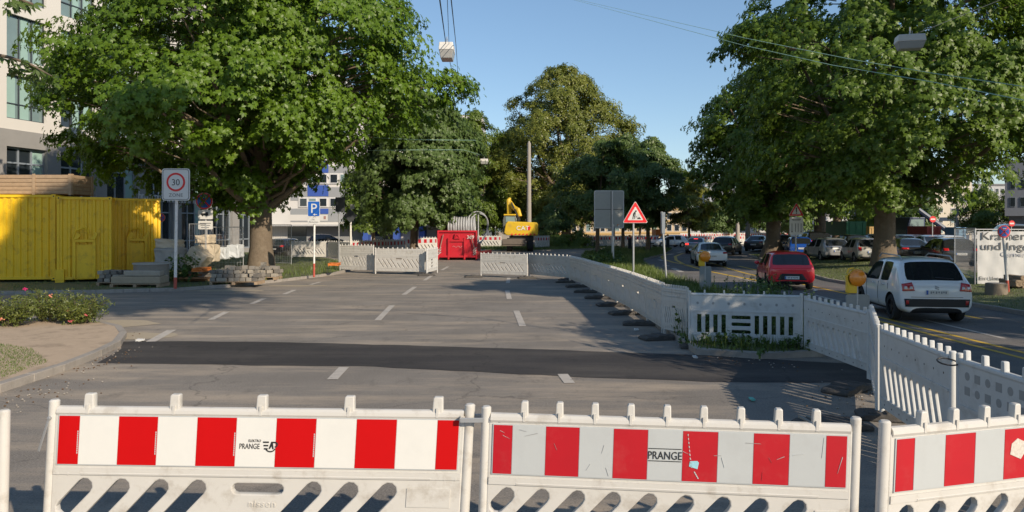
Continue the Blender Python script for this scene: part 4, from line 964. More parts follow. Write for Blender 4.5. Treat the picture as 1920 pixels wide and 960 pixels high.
# ---------------------------------------------------------------- pallets, stones, paving blocks
def pallet(t, wd, dep, z=0):
    q = MB()
    for x in (0, wd/2-.06, wd-.12): q.box(x, x+.12, 0, dep, z, z+.1)
    for k in range(6): y = k*(dep-.12)/5; q.box(0, wd, y, y+.12, z+.1, z+.125)
    q.build('pallet', WOOD, t, bevel=.004)
STN = [M('paving_stone_%s' % n, c, .92, var=.2, sc=8, bump=.4, bsc=40, stain=(.12, .11, .10), stain_amt=.5, stain_sc=4) for n, c in (('grey', (.24, .215, .18)), ('pale', (.34, .30, .24)), ('dark', (.15, .135, .115)))]
def blocks(lab, px0, px1, yb, yt, d, cat='paving stones', jag=.25, sz=(.22, .2, .15), name='paving_stone_stack', pal=True):
    x0, x1 = X(px0, d), X(px1, d); t = thing(name, lab, cat, (x0, d, .11)); wd = x1-x0; H_ = (yb-yt)*d/F; dep = .95
    if pal: pallet(t, wd, dep)
    base = .13 if pal else 0; nz = max(1, int((H_-base)/sz[2])); nx = max(1, int(wd/sz[0])); ny = int(dep/sz[1])
    s = (sz[0]*.47, sz[1]*.47, sz[2]*.96); prot = []
    for m_ in range(3):
        q = MB(); q.box(-s[0], s[0], -s[1], s[1], 0, s[2]); prot.append(q.data('paving_stone', STN[m_]))
    gone = {}; q = MB(); cnt = 0
    for k in range(nz):
        for i in range(nx):
            for j in range(ny):
                if gone.get((i, j)) or random.random() < jag*((k+.5)/nz)**2.2*.8: gone[(i, j)] = True; continue
                T = Matrix.Translation(((i+.5)*wd/nx+random.uniform(-.02, .02)+(.06 if k % 2 else 0), (j+.5)*dep/ny, base+k*sz[2])) @ Matrix.Rotation(random.uniform(-.12, .12), 4, 'Z')
                if j > 1 or cnt > 95: q.box(-s[0], s[0], -s[1], s[1], 0, s[2], 0, T); continue
                o = bpy.data.objects.new('paving_stone', random.choice(prot)); link(o, t); o.matrix_local = T; cnt += 1
                bv = o.modifiers.new('b', 'BEVEL'); bv.width = .014; bv.segments = 2
    if q.v: tag(q.build('inner_stone', STN[0], t), kind='stuff')
    return t
blocks('stacked grey paving stones at the foot of the middle yellow container', 180, 243, 533, 501, 29, jag=.8)
blocks('jagged stack of grey paving stones on a pallet left of the chestnut', 392, 482, 531, 484, 29.4, jag=1.5)
blocks('smaller stack of paving stones beside the chestnut trunk', 474, 517, 520, 484, 32, jag=1.3)
blocks('low flat stack of stones right behind the zone sign pole', 338, 395, 515, 492, 31.5, sz=(.5, .3, .14), jag=.5)
# kerb stones on pallet
d = 28.6; t = thing('kerb_stone_pallet', 'long rough kerb stones stacked on a wooden pallet', 'stone stack', (X(216, d), d-.4, .11)); pallet(t, X(308, d)-X(216, d), .9)
q = MB(); q.box(.04, 1.9, .0, .42, .13, .40); q.box(.05, 1.85, .46, .85, .13, .42); q.build('kerb_stone', M('sandstone', (.33, .27, .19), .9, var=.2, sc=6, bump=.5, bsc=20), t, bevel=.03)
q = MB(); q.box(.5, 1.88, .05, .42, .405, .62); q.build('kerb_stone', STN[1], t, bevel=.05)
d = 29.8; t = thing('manhole_ring', 'grey concrete manhole ring with a pale rim', 'concrete ring', (X(284, d), d, .11)); q = MB(); r = .62
q.cyl((0, 0, 0), (0, 0, .8), r*1.05, n=28); q.build('ring', STN[0], t, 40); q = MB(); q.cyl((0, 0, .8), (0, 0, .85), r*1.12, n=28); q.build('rim', M('light_rim', (.34, .34, .32), .7), t, 40)
# big pale boulders and bags behind
def lump(lab, px, yb, yt, d, wpx, mat, nm='stone_slab', cat='stone block', rot=0, seed=1):
    x = X(px, d); wd = wpx*d/F; H_ = (yb-yt)*d/F; z0 = max(.1, Zp(yb, d)); bm = bmesh.new(); bmesh.ops.create_cube(bm, size=1); bmesh.ops.subdivide_edges(bm, edges=bm.edges[:], cuts=3, use_grid_fill=True)
    rr = random.Random(seed)
    for v in bm.verts: v.co = Vector((v.co.x*wd, v.co.y*.9, v.co.z*H_))+Vector((rr.uniform(-1, 1), rr.uniform(-1, 1), rr.uniform(-1, 1)))*.05*max(wd, H_)
    me = bpy.data.meshes.new(nm); bm.to_mesh(me); bm.free(); me.materials.append(mat); o = bpy.data.objects.new(nm, me); link(o); o.location = (x, d, z0+H_/2-.02); o.rotation_euler = (0, rot, 0); tag(o, lab, cat)
    b = o.modifiers.new('b', 'BEVEL'); b.width = .04; return o
SS = M('beige_stone', (.50, .42, .31), .9, var=.15, sc=3, bump=.4, bsc=15); SSG = M('pale_grey_stone', (.34, .32, .29), .9, var=.2, sc=5, bump=.4, bsc=15)
lump('wide grey stone slab low behind the zone sign', 320, 505, 464, 32.5, 44, SSG, seed=1)
lump('beige stone slab lying on the grey one', 318, 464, 448, 32.8, 40, SS, seed=2)
lump('leaning beige stone slab right of the sign pole', 372, 500, 466, 33, 36, SS, rot=R(38), seed=3)
lump('upper beige stone block behind the wire fence', 385, 455, 440, 36, 26, SS, seed=4)
lump('lower beige stone block behind the wire fence', 392, 490, 458, 35.5, 30, SS, seed=5)
lump('white wrapped bundle beside the wire fence', 418, 485, 463, 36.5, 22, M('white_bag', (.5, .52, .53), .7, var=.15), 'wrapped_bundle', 'bundle', seed=6)
lump('white sack with a green top near the tree trunk', 442, 482, 458, 37, 22, M('white_bag'), 'building_sack', 'sack', seed=7)
lump('orange plastic block at the foot of the wire fence', 378, 507, 501, 31, 22, M('orange_plastic', (.6, .17, .03), .6), 'orange_block', 'plastic block', seed=8)
lump('orange lamp box lying on the grass before the white barriers', 627, 497, 492, 36, 16, M('orange_plastic'), 'orange_box', 'box', seed=9)
for i, (x0, x1, y0, z) in enumerate(((322, 385, 31.2, 0), (330, 388, 30.9, .1), (326, 378, 31.5, .2))):
    q = MB(); q.box(X(x0, y0), X(x1, y0), y0, y0+.35, .12+z, .2+z); o = q.build('plank', WOODR, bevel=.01); tag(o, ['lowest brown plank in the small pile by the sign pole', 'middle brown plank in the small pile by the sign pole', 'topmost brown plank in the small pile by the sign pole'][i], 'plank', 'brown planks by the sign pole')
# construction fence panels
def mesh_fence(A, Bp, H_, lab, sheet=None):
    A = Vector(A); Bp = Vector(Bp); dd = Bp-A; L = dd.length; z_ = g(A.x, A.y)
    t = thing('construction_fence', lab, 'fence', (A.x, A.y, z_+.05), math.atan2(dd.y, dd.x)); q = MB()
    q.tube([(0, 0, 0), (0, 0, H_)], .025, 8); q.tube([(L, 0, 0), (L, 0, H_)], .025, 8); q.tube([(0, 0, H_), (L, 0, H_)], .02, 8); q.tube([(0, 0, .15), (L, 0, .15)], .02, 8); q.build('tube_frame', GALV, t, 40)
    q = MB(); n = int(L/.14)
    for i in range(1, n): q.box(i*L/n-.004, i*L/n+.004, -.004, .004, .15, H_)
    for k in range(1, int(H_/.28)): q.box(0, L, -.006, .002, k*.28-.004, k*.28+.004)
    q.build('wire_mesh', GALV, t); return t, L
mesh_fence((X(355, 33), 33), (X(386, 34.5), 34.5), Zp(418, 34)-.1, 'leaning wire mesh fence panel behind the zone sign')
mesh_fence((X(388, 37), 37), (X(456, 37.5), 37.5), Zp(424, 37)-.1, 'wire mesh fence panel left of the chestnut trunk')
mesh_fence((X(500, 46), 46), (X(546, 45), 45), Zp(420, 46)-.1, 'dark wire mesh fence panel right of the chestnut trunk')
# banner fence at the right
d = 27.2; H_ = Zp(430, d)-g(X(1830, d), d)
t, L = mesh_fence((X(1828, d), d), (X(1828, d)+3.4, d-.6), H_-.05, 'construction fence hung with a white lettered banner')
BAN = M('banner_sheet', (.58, .575, .56), .7, var=.04, sc=2, bump=.15, bsc=3)
q = MB(); nx = 30; nz = 10; vs = []; 
for k in range(nz+1):
    for i in range(nx+1): vs.append((.06+(L-.1)*i/nx, -.05-.02*math.sin(i*1.3+k*.5)*math.sin(k*.9), .08+(H_-.2)*k/nz))
q.add(vs, [(k*(nx+1)+i, k*(nx+1)+i+1, (k+1)*(nx+1)+i+1, (k+1)*(nx+1)+i) for k in range(nz) for i in range(nx)]); bn = q.build('banner', BAN, t, 60); 
s_ = d/F
txt(bn, 'Kramer Straßen-', .16, -.078, H_-.42, 15*s_, SG, align='LEFT', sx=1.18); txt(bn, 'und Ingenieurbau', .14, -.078, H_-.79, 15*s_, SG, align='LEFT', sx=1.18)
txt(bn, 'Gemeinsam', .80, -.078, H_-1.03, 9*s_, M('pale_grey_ink', (.33, .34, .38), .6), align='LEFT', sx=1.2)
txt(bn, 'Ein Unternehmen der Jaeger Gruppe', .10, -.078, .22, 7*s_, SG, align='LEFT', sx=1.15)
d = 31; mesh_fence((X(1790, 32), 32), (X(1829, 27.5), 27.5), Zp(429, 30)-.35, 'oblique wire mesh fence panel left of the banner')
# concrete ring & rocks on right grass
b = G(1868, 558); t = thing('concrete_stump', 'weathered concrete drum standing in the grass by the leaning pole', 'concrete drum', (b.x, b.y, b.z+.05)); q = MB(); q.cyl((0, 0, 0), (0, 0, .42), .33, .31, 24); q.build('drum', M('brown_concrete', (.20, .165, .125), .95, var=.3, sc=6, bump=.5, bsc=25), t, 40); q = MB(); q.cyl((0, 0, .42), (0, 0, .43), .27, n=24); q.build('drum_top', CONC, t)
for i, (px, py, w_) in enumerate(((1898, 535, 20), (1912, 540, 24), (1905, 527, 16))):
    lump(['brown rock pile stone nearest the concrete drum', 'largest brown stone below the banner', 'small brown stone tucked under the banner'][i], px, py, py-12, 25.5, w_, M('brown_rock', (.24, .18, .12), .95, var=.3, bump=.6, bsc=12), 'rock', 'rock', seed=20+i)

# ---------------------------------------------------------------- red skip with pipe coils
RED = M('red_skip_paint', (.46, .008, .02), .45, var=.15, sc=1.5, stain=(.25, .04, .03), stain_amt=.4, stain_sc=2)
d = 53.5; x0, x1 = X(820, d), X(895, d); t = thing('red_skip', 'red roll-off skip numbered 369 standing in the road gap', 'skip', (x0, d, 0)); wd = x1-x0; h = Zp(432, d)
q = MB(); q.box(0, .1, 0, 6, .15, h); q.box(wd-.1, wd, 0, 6, .15, h*.55); q.box(0.1, wd-.1, .06, .12, .2, h-.08); q.box(.1, wd-.1, .1, 6, .15, .25); q.build('body', RED, t, bevel=.01)
q = MB()
for x in (0, wd*.26, wd*.66, wd-.12): q.box(x, x+.12, -.08, .06, .05, h-.02 if x in (0,) or x > wd*.9 else h*.75)
q.box(0, wd, -.06, .06, h-.14, h); q.box(.1, wd-.1, -.05, .06, .2, .34); q.box(wd*.3, wd*.7, -.04, .05, h*.62, h*.7); q.build('rib', RED, t, bevel=.012)
q = MB(); q.prism([(wd*.42, h*.72), (wd*.58, h*.72), (wd*.55, h*.9), (wd*.45, h*.9)], -.14, -.04); q.tube([(wd*.44, -.12, h*.75), (wd*.5, -.2, h*.86), (wd*.56, -.12, h*.75)], .03); q.build('hook_bar', RED, t, bevel=.01)
for s, xx in ((1, .12), (-1, wd-.12)): q = MB(); q.tube([(xx, -.1, .5), (xx+.32, -.1, h*.86)] if s > 0 else [(xx+.02, -.1, .4), (xx-.34, -.1, h*.86)], .035, 6); q.build('brace', M('rusty_steel', (.28, .2, .17), .7), t)
for xx in (.04, wd-.3):
    q = MB()
    for k in range(3): q.prism([(xx, .35+k*.16), (xx+.24, .55+k*.16), (xx+.24, .62+k*.16), (xx, .42+k*.16)], -.088, -.08, 0)
    q.build('reflective_marking', REFW, t)
txt(t, '369', wd*.83, -.09, h*.72, .26, SW)
q = MB(); q.tube([(wd*.38, -.0, h*.45)]+[(wd*(.38+.03*i), .055, h*(.45+.03*math.sin(i*1.7))) for i in range(9)], .014, 5); q.build('chalk_scrawl', M('faded_white_paint', (.5, .25, .25), .8), t)
q = MB(); q.prism([(0, .1), (1.0, .1), (1.05, .75), (0, .6)], 0, .1); o = q.build('skip_door', M('dull_red_paint', (.35, .05, .04), .6, var=.2), t); o.location = (wd-.02, .3, 0)
PIPE = M('grey_pipe', (.36, .37, .38), .5, var=.1)
d2 = 57; cx, cz = X(866, d2), 2.2
t = thing('pipe_reel', 'grey plastic pipe wound on a reel above the red skip', 'pipe reel', (cx, d2, 0)); q = MB()
for k in range(11): xx = -.95+k*.19; q.tube([(xx, 1.0*math.cos(a_), cz+.2+.72*math.sin(a_)) for a_ in np.linspace(0, 2*PI, 21)], .085, 8)
q.build('wound_pipe', PIPE, t, 50)
for s in (-1.2, 1.25):
    q = MB()
    for k, r_ in enumerate((1.25, 1.1)):
        q.tube([(s+(.1 if k else -.06)+.12*math.sin(a_*2), r_*math.cos(a_), cz+.1+r_*math.sin(a_)) for a_ in np.linspace(0, 2*PI, 25)], .05, 6)
    q.tube([(s, 0, cz-1), (s, 0, cz+1.2)], .05); fl = q.build('reel_flange', PIPE, t, 50); fl.matrix_local = Matrix.Translation((s, 0, 0)) @ Matrix.Rotation(R(38 if s < 0 else -34), 4, 'Z') @ Matrix.Translation((-s, 0, 0))
q = MB(); q.box(-1.3, 1.35, -1.0, 1.0, .3, 1.0); q.build('reel_base', RED, t)
# ---------------------------------------------------------------- excavator
EY = M('machine_yellow', (.62, .40, .012), .5, var=.15, sc=2, stain=(.28, .2, .08), stain_amt=.6, stain_sc=1.5); ED = M('machine_dark', (.045, .043, .042), .7, var=.3, sc=3); 
d = 72; cx = X(975, d); t = thing('wheeled_excavator', 'yellow wheeled excavator with CAT lettering seen from behind', 'excavator', (cx, d, 0)); s = 63*d/F/2/1.0
def ez(py): return Zp(py, d)
def ex(px): return X(px, d)-cx
q = MB(); q.prism([(ex(950), ez(441)), (ex(1008), ez(442)), (ex(1009), ez(421)), (ex(1006), ez(417)), (ex(952), ez(415)), (ex(948), ez(420)), (ex(945), ez(437))], -.6, .8); q.prism([(ex(952), ez(441)), (ex(1000), ez(441)), (ex(1000), ez(419)), (ex(952), ez(417))], .8, 4.0); q.build('counterweight', EY, t, bevel=.09, seg=3)
me = text_mesh('CAT', .42, .02, 1.1); me.transform(T3(ex(980), -.63, ez(431.5))); me.materials.append(M('white_letters', (.75, .75, .72), .5)); link(bpy.data.objects.new('lettering', me), t)
q = MB(); q.prism([(ex(987), ez(431)), (ex(991), ez(422)), (ex(995), ez(426)), (ex(993), ez(432))], -.625, -.6); q.build('red_flash', SR, t)
q = MB()
for i in range(7): q.prism([(ex(957)+i*.36, ez(440.5)), (ex(957)+i*.36+.18, ez(440.5)), (ex(957)+i*.36+.28, ez(438)), (ex(957)+i*.36+.10, ez(438))], -.625, -.59)
q.build('hazard_stripe', SR, t)
q = MB(); q.prism([(ex(943), ez(440)), (ex(968), ez(440)), (ex(970), ez(412)), (ex(966), ez(403)), (ex(945), ez(402)), (ex(942), ez(412))], 2.6, 4.4); cab = q.build('cab', M('cab_dark', (.10, .11, .10), .4), t, bevel=.05)
q = MB(); q.prism([(ex(948), ez(416)), (ex(966), ez(416)), (ex(965), ez(406)), (ex(948), ez(405))], 2.57, 2.6); q.build('cab_window', GLASST, cab); q = MB(); q.box(ex(944), ex(968), 2.5, 4.4, ez(403), ez(400.5)); q.build('cab_roof', EY, cab)
q = MB(); q.tube([(ex(955), 4.6, ez(400)), (ex(953), 4.8, ez(372)), (ex(956), 4.9, ez(368))], [.28, .24, .16], 8); q.tube([(ex(956), 4.8, ez(375)), (ex(964), 4.2, ez(388)), (ex(972), 3.6, ez(392)), (ex(976), 3.4, ez(405))], [.2, .26, .24, .2], 8); q.build('boom', EY, t, 40)
q = MB(); q.tube([(ex(959), 4.2, ez(377)), (ex(967), 3.6, ez(395)), (ex(974), 3.2, ez(415))], .07, 6); q.tube([(ex(968), 3.4, ez(398)), (ex(976), 3.2, ez(412))], .05, 6); q.build('hydraulic_ram', ED, t, 40)
q = MB(); q.box(ex(942), ex(985), -.9, -.5, ez(461), ez(448)); q.box(ex(942), ex(985), -.98, -.9, ez(458), ez(451)); q.build('dozer_blade', M('muddy_steel', (.13, .105, .085), .8, var=.3), t, bevel=.03)
q = MB(); q.box(ex(955), ex(1000), -.2, 4.2, ez(452), ez(443)); q.build('chassis', ED, t)
for px in (950, 989):
    for yy in (.2, 3.6):
        q = MB(); x = ex(px) if px < 960 else ex(989); wd2 = .55; q.cyl((x, yy, .62), (x+wd2, yy, .62), .62, n=20); wt = q.build('wheel', TYRE, t, 40, bevel=.05); q = MB(); q.cyl((x-.02, yy, .62), (x+wd2+.02, yy, .62), .28, n=14); q.build('hub', ED, wt, 40)
# background clutter on the right and left
def boxthing(nm, lab, cat, px0, px1, y0, y1, d, dep, mat, trim=None, bev=.03):
    zb = g(X(px0, d), d); t = thing(nm, lab, cat, (X(px0, d), d, zb)); w_ = X(px1, d)-X(px0, d); za, zc = max(0, Zp(y1, d)-zb), Zp(y0, d)-zb
    q = MB(); q.box(0, w_, 0, dep, za, zc); q.build('body', mat, t, bevel=bev)
    q = MB(); 
    for i in range(max(2, int(w_/.5))): x = (i+.5)*w_/max(2, int(w_/.5)); q.box(x-.03, x+.03, -.04, 0, za+.1, zc-.1)
    q.box(0, w_, -.05, -.0, zc-.12, zc-.04); q.build('rib', trim or mat, t)
    return t
boxthing('green_container', 'dark green container behind the parked cars', 'container', 1587, 1624, 415, 442, 66, 5, M('green_paint', (.012, .16, .07), .5, var=.1))
boxthing('red_skip', 'small red skip in front of the cream tower', 'skip', 1738, 1765, 424, 440, 60, 3, M('dull_red_paint'))
boxthing('portable_toilet', 'light blue portable cabin left of the banner fence', 'cabin', 1792, 1812, 426, 450, 58, 1.5, M('light_blue_plastic', (.12, .27, .42), .5))
boxthing('orange_container', 'orange site container far behind the median', 'container', 1230, 1246, 430, 444, 98, 3, M('orange_plastic'))
boxthing('yellow_skip', 'ochre skip seen behind the right chestnut trunk', 'skip', 1630, 1650, 425, 445, 70, 3, OCH)
d = 64; t = thing('mobile_crane', 'dark blue truck with a glazed cab behind the parked cars', 'truck', (X(1700, d), d, g(X(1700, d), d))); zz = g(X(1700, d), d)
q = MB(); q.prism([(0, .6), (1.6, .6), (1.6, 2.9), (.3, 2.9), (0, 1.8)], 0, 2.4); q.build('cab', M('dark_blue_paint', (.03, .045, .09), .4), t, bevel=.06); q = MB(); q.prism([(.12, 1.75), (1.45, 1.75), (1.45, 2.7), (.38, 2.7)], -.03, 0); q.build('window', GLASST, t)
q = MB(); q.box(1.6, 5.5, .2, 2.2, .7, 1.4); q.tube([(4.5, 1, 1.4), (1.2, 1, 3.8), (.6, 1, 3.9)], .22, 8); q.build('loading_arm', M('dark_blue_paint'), t)
for x in (.8, 4.6): q = MB(); q.cyl((x, 0, .5), (x, .4, .5), .5, n=18); q.build('wheel', TYRE, t, 40)
# dark beacons on the far islands
for i, (px, d) in enumerate(((1181, 72), (1217, 74), (1252, 78), (1366, 88))):
    t = thing('beacon', ['dark beacon with lamp left of the roadworks triangle post', 'dark beacon with lamp before the white wagon', 'dark beacon beside the white wagon tail', 'dark beacon behind the queue of cars'][i], 'beacon', (X(px, d), d, .05)); q = MB(); q.box(-.18, .18, -.04, .04, .1, 1.25); q.build('board', M('dark_beacon', (.02, .025, .035), .6), t, bevel=.03)
    q = MB(); q.cyl((0, -.03, 1.45), (0, .05, 1.45), .12, n=14); q.build('amber_lens', ORANGE, t); q = MB(); q.box(-.25, .25, -.2, .2, 0, .1); q.build('foot', RUBBER, t)
# litter
for i, (px, py) in enumerate(((263, 640), (1303, 672), (1410, 752), (1193, 620), (1528, 545))):
    b = G(px, py); o = lump(['crumpled white paper at the corner of the dark patch', 'white paper scrap by the vertical slotted barrier', 'tiny turquoise scrap behind the striped barrier', 'white litter among the foot plates', 'white paper scrap on the kerb by the red car'][i], px, py, py-3, b.y, 12 if i == 0 else 7, M('litter_paper', (.6, .6, .58), .8) if i != 2 else M('turquoise_scrap', (.15, .5, .42), .7), 'litter', 'litter', seed=40+i); o.location = (b.x, b.y, b.z+.03); o.scale = (1, .15, 1)
# ---------------------------------------------------------------- cars
HATCH = [(0, .24, .36, .50, .53, .86, .78, ''), (.012, .18, .36, .57, .61, .955, .82, ''), (.035, .16, .36, .60, .65, 1, .92, 'R'), (.13, .14, .36, .605, .93, 1, .80, ''), (.17, .135, .36, .605, .975, 1, .73, ''),
         (.22, .13, .36, .60, .99, 1, .73, 'S'), (.41, .13, .36, .595, 1.0, 1, .73, ''), (.435, .13, .36, .595, .998, 1, .73, 'S'), (.60, .13, .36, .59, .965, 1, .72, 'W'),
         (.775, .13, .36, .585, .635, 1, .80, ''), (.82, .13, .36, .58, .61, 1, .80, ''), (.94, .15, .34, .50, .53, .97, .78, ''), (.985, .17, .32, .41, .44, .88, .7, ''), (1, .2, .3, .34, .36, .78, .6, '')]
SEDAN = [(0, .26, .38, .52, .56, .86, .78, ''), (.012, .19, .38, .60, .645, .95, .82, ''), (.04, .16, .38, .63, .68, 1, .80, ''), (.13, .15, .37, .635, .70, 1, .78, 'R'), (.29, .14, .37, .64, .95, 1, .66, ''),
         (.33, .14, .37, .635, .985, 1, .67, 'S'), (.455, .13, .37, .63, 1.0, 1, .68, ''), (.475, .13, .37, .63, .998, 1, .68, 'S'), (.60, .13, .37, .62, .955, 1, .67, 'W'),
         (.75, .13, .37, .615, .66, 1, .78, ''), (.80, .13, .36, .60, .635, 1, .80, ''), (.94, .15, .34, .52, .55, .97, .78, ''), (.985, .17, .32, .43, .46, .88, .7, ''), (1, .2, .3, .34, .37, .78, .6, '')]
SUVT = [(0, .24, .36, .50, .54, .90, .82, ''), (.010, .17, .36, .58, .62, .975, .84, ''), (.028, .15, .36, .61, .655, 1, .90, 'R'), (.135, .14, .36, .615, .94, 1, .79, ''), (.17, .135, .36, .615, .98, 1, .76, ''),
         (.235, .13, .36, .615, .995, 1, .75, 'S'), (.40, .13, .36, .60, 1.0, 1, .76, ''), (.425, .13, .36, .60, .998, 1, .76, 'S'), (.61, .13, .36, .595, .965, 1, .74, 'W')]+HATCH[9:]
def paint(name, col, metal=0.0, rough=.3): return M(name, col, rough, metal, var=.03, sc=1, coat=1, bump=0)
def car(name, lab, px, d, yaw, L, Wd, H, table, pnt, opts=(), cat='car', group=None, wheel=None, tail=None, rim=None):
    a = R(yaw); dx, dy = math.sin(a), math.cos(a); x = X(px, d); cx, cy = x+dx*L/2, d+dy*L/2; z0 = (g(cx-dx*L*.3, cy-dy*L*.3)+g(cx+dx*L*.3, cy+dy*L*.3))/2
    t = thing(name, lab, cat, (cx, cy, z0+.006), -a, group); hw = Wd/2
    V = []; rings = []
    for (tt, zb, zm, be, to, wf, rf, fl) in table:
        y = -L/2+tt*L; w_ = hw*wf; r = []
        half = [(0, zb*H), (.72*w_, zb*H), (.96*w_, (zb+.05)*H), (w_, zm*H), (.965*w_, be*H), (hw*rf+.035 if to-be > .1 else .88*w_, (be+(.80 if to-be > .1 else .7)*(to-be))*H), (hw*rf*.90, (to-.012)*H), (0, to*H)]
        pts = half+[(-p[0], p[1]) for p in half[-2:0:-1]]
        for p in pts: r.append(len(V)); V.append((p[0], y, p[1]))
        rings.append(r)
    n = len(rings[0]); Fc = []; Mi = []
    for i in range(len(rings)-1):
        fl = table[i][7]
        for k in range(n):
            m_ = 0; k2 = (k+1) % n
            if fl == 'R' and k in (6, 7): m_ = 1
            if fl == 'W' and k in (6, 7): m_ = 2
            if fl in ('S', 'W') and k in (4, 9): m_ = 3 if k == 4 else 4
            if k in (0, n-1): m_ = 5
            Fc.append((rings[i][k], rings[i][k2], rings[i+1][k2], rings[i+1][k])); Mi.append(m_)
    Fc.append(tuple(rings[0][::-1])); Mi.append(0); Fc.append(tuple(rings[-1])); Mi.append(0)
    me = bpy.data.meshes.new('tmp'); me.from_pydata(V, [], Fc); me.polygons.foreach_set('material_index', Mi)
    for m_ in (pnt, *[M(q_, (.018, .021, .023), .05, var=.2, sc=2, spec=.7) for q_ in ('rear_glass', 'windscreen_glass', 'left_side_glass', 'right_side_glass')], TRIM): me.materials.append(m_)
    bm = bmesh.new(); bm.from_mesh(me); bmesh.ops.recalc_face_normals(bm, faces=bm.faces[:]); cl = bm.edges.layers.float.new('crease_edge')
    for e in bm.edges:
        ms = {f.material_index for f in e.link_faces}
        if len(ms) > 1: e[cl] = .75
    vc = bm.verts.layers.float.new('crease_vert')
    for v in bm.verts:
        ms = {f.material_index for f in v.link_faces}
        if len(ms) > 1 and ms & {1, 2, 3, 4}: v[vc] = .4
    bm.to_mesh(me); bm.free()
    o = bpy.data.objects.new('tmp', me); COL.objects.link(o); s = o.modifiers.new('s', 'SUBSURF'); s.levels = s.render_levels = 2
    wr = wheel or .2*H; ya = (-L/2+.195*L, -L/2+.815*L); cut = MB()
    for yy in ya:
        for sg_ in (-1, 1): cut.cyl((sg_*(hw-.26), yy, wr+.01), (sg_*(hw+.15), yy, wr+.01), wr*1.17, n=28)
    cu = bpy.data.objects.new('cut', cut.data('cut', TRIM)); COL.objects.link(cu)
    b = o.modifiers.new('b', 'BOOLEAN'); b.object = cu; b.operation = 'DIFFERENCE'; b.solver = 'EXACT'
    try: b.material_mode = 'TRANSFER'
    except Exception: pass
    dg = bpy.context.evaluated_depsgraph_get(); ev = bpy.data.meshes.new_from_object(o.evaluated_get(dg))
    bvh = BVHTree.FromPolygons([v.co for v in ev.vertices], [tuple(p.vertices) for p in ev.polygons])
    bpy.data.objects.remove(o); bpy.data.objects.remove(cu)
    names = ['body', 'rear_window', 'windscreen', 'side_window', 'side_window', 'underside']
    mm = [m_.name if m_ else '' for m_ in ev.materials]
    body = None
    for k in range(len(ev.materials)):
        bm = bmesh.new(); bm.from_mesh(ev); bmesh.ops.delete(bm, geom=[f for f in bm.faces if f.material_index != k], context='FACES')
        if not bm.faces: bm.free(); continue
        m2 = bpy.data.meshes.new(names[min(k, 5)]); 
        for f in bm.faces: f.material_index = 0
        bm.to_mesh(m2); bm.free(); m2.materials.append(ev.materials[k] or TRIM); smooth(m2, 40)
        if k == 4 or k == 3: pass
        oo = bpy.data.objects.new(names[k] if k < 6 else 'wheel_arch', m2); link(oo, t)
        if k == 0: body = oo
    def patch(nm, c4, mat, ax='rear', off=.008, n=8, par=None):
        c = [Vector(q) for q in c4]; vs = []; ok = True
        for i in range(n+1):
            for j in range(n+1):
                u_, v_ = i/n, j/n; p = (c[0]*(1-u_)+c[1]*u_)*(1-v_)+(c[3]*(1-u_)+c[2]*u_)*v_
                if ax == 'rear': o_, dr = Vector((p.x, -L, p.y)), Vector((0, 1, 0))
                elif ax == 'front': o_, dr = Vector((p.x, L, p.y)), Vector((0, -1, 0))
                elif ax == 'left': o_, dr = Vector((-3, p.x, p.y)), Vector((1, 0, 0))
                elif ax == 'right': o_, dr = Vector((3, p.x, p.y)), Vector((-1, 0, 0))
                else: o_, dr = Vector((p.x, p.y, 4)), Vector((0, 0, -1))
                h_ = bvh.ray_cast(o_, dr)
                if h_[0] is None or (ax in ('rear',) and h_[0].y > -L/2+.45*L): ok = False; vs.append(o_); continue
                vs.append(h_[0]-dr*off)
        if not ok: return None
        vs2 = [v+(-Vector((0, -1, 0)) if ax == 'rear' else Vector((0, 0, 0)))*0 for v in vs]
        q = MB(); q.add(vs2, [(i*(n+1)+j, i*(n+1)+j+1, (i+1)*(n+1)+j+1, (i+1)*(n+1)+j) for i in range(n) for j in range(n)])
        o_ = q.build(nm, mat, par or t, 50); sfy = o_.modifiers.new('t', 'SOLIDIFY'); sfy.thickness = .012; sfy.offset = 0; return o_
    k = hw
    if 'suv' in opts:
        for s_ in (-1, 1):
            patch('tail_light', [(s_*.60*k, .50*H), (s_*.93*k, .49*H), (s_*.93*k, .60*H), (s_*.66*k, .625*H)], LENSR, off=.014)
            patch('light_lens', [(s_*.66*k, .525*H), (s_*.74*k, .525*H), (s_*.73*k, .565*H), (s_*.67*k, .565*H)], LENSW, off=.022, n=4)
            patch('light_lens', [(s_*.80*k, .525*H), (s_*.88*k, .525*H), (s_*.87*k, .565*H), (s_*.81*k, .565*H)], LENSW, off=.022, n=4)
            patch('reflector', [(s_*.76*k, .29*H), (s_*.84*k, .29*H), (s_*.84*k, .355*H), (s_*.76*k, .355*H)], LENSR, off=.02, n=4)
        patch('bumper_insert', [(-.85*k, .255*H), (.85*k, .255*H), (.88*k, .375*H), (-.88*k, .375*H)], TRIM, off=.012, n=14)
        for s_ in (-1, 1):
            q = MB(); q.tube([(s_*hw*.70, -L/2+.16*L, .955*H), (s_*hw*.70, -L/2+.20*L, 1.015*H), (s_*hw*.70, -L/2+.55*L, 1.03*H), (s_*hw*.69, -L/2+.60*L, .975*H)], .018, 8); q.build('roof_rail', RIMS, t, 60)
        patch('wiper', [(.02*k, .69*H), (.5*k, .675*H), (.5*k, .685*H), (.02*k, .705*H)], TRIM, off=.02, n=3)
        pb = patch('badge', [(-.05*k, .565*H), (.05*k, .545*H), (.05*k, .56*H), (-.05*k, .58*H)], RIMS, off=.012, n=2); patch('badge', [(-.05*k, .535*H), (.05*k, .515*H), (.05*k, .53*H), (-.05*k, .55*H)], RIMS, off=.012, n=2)
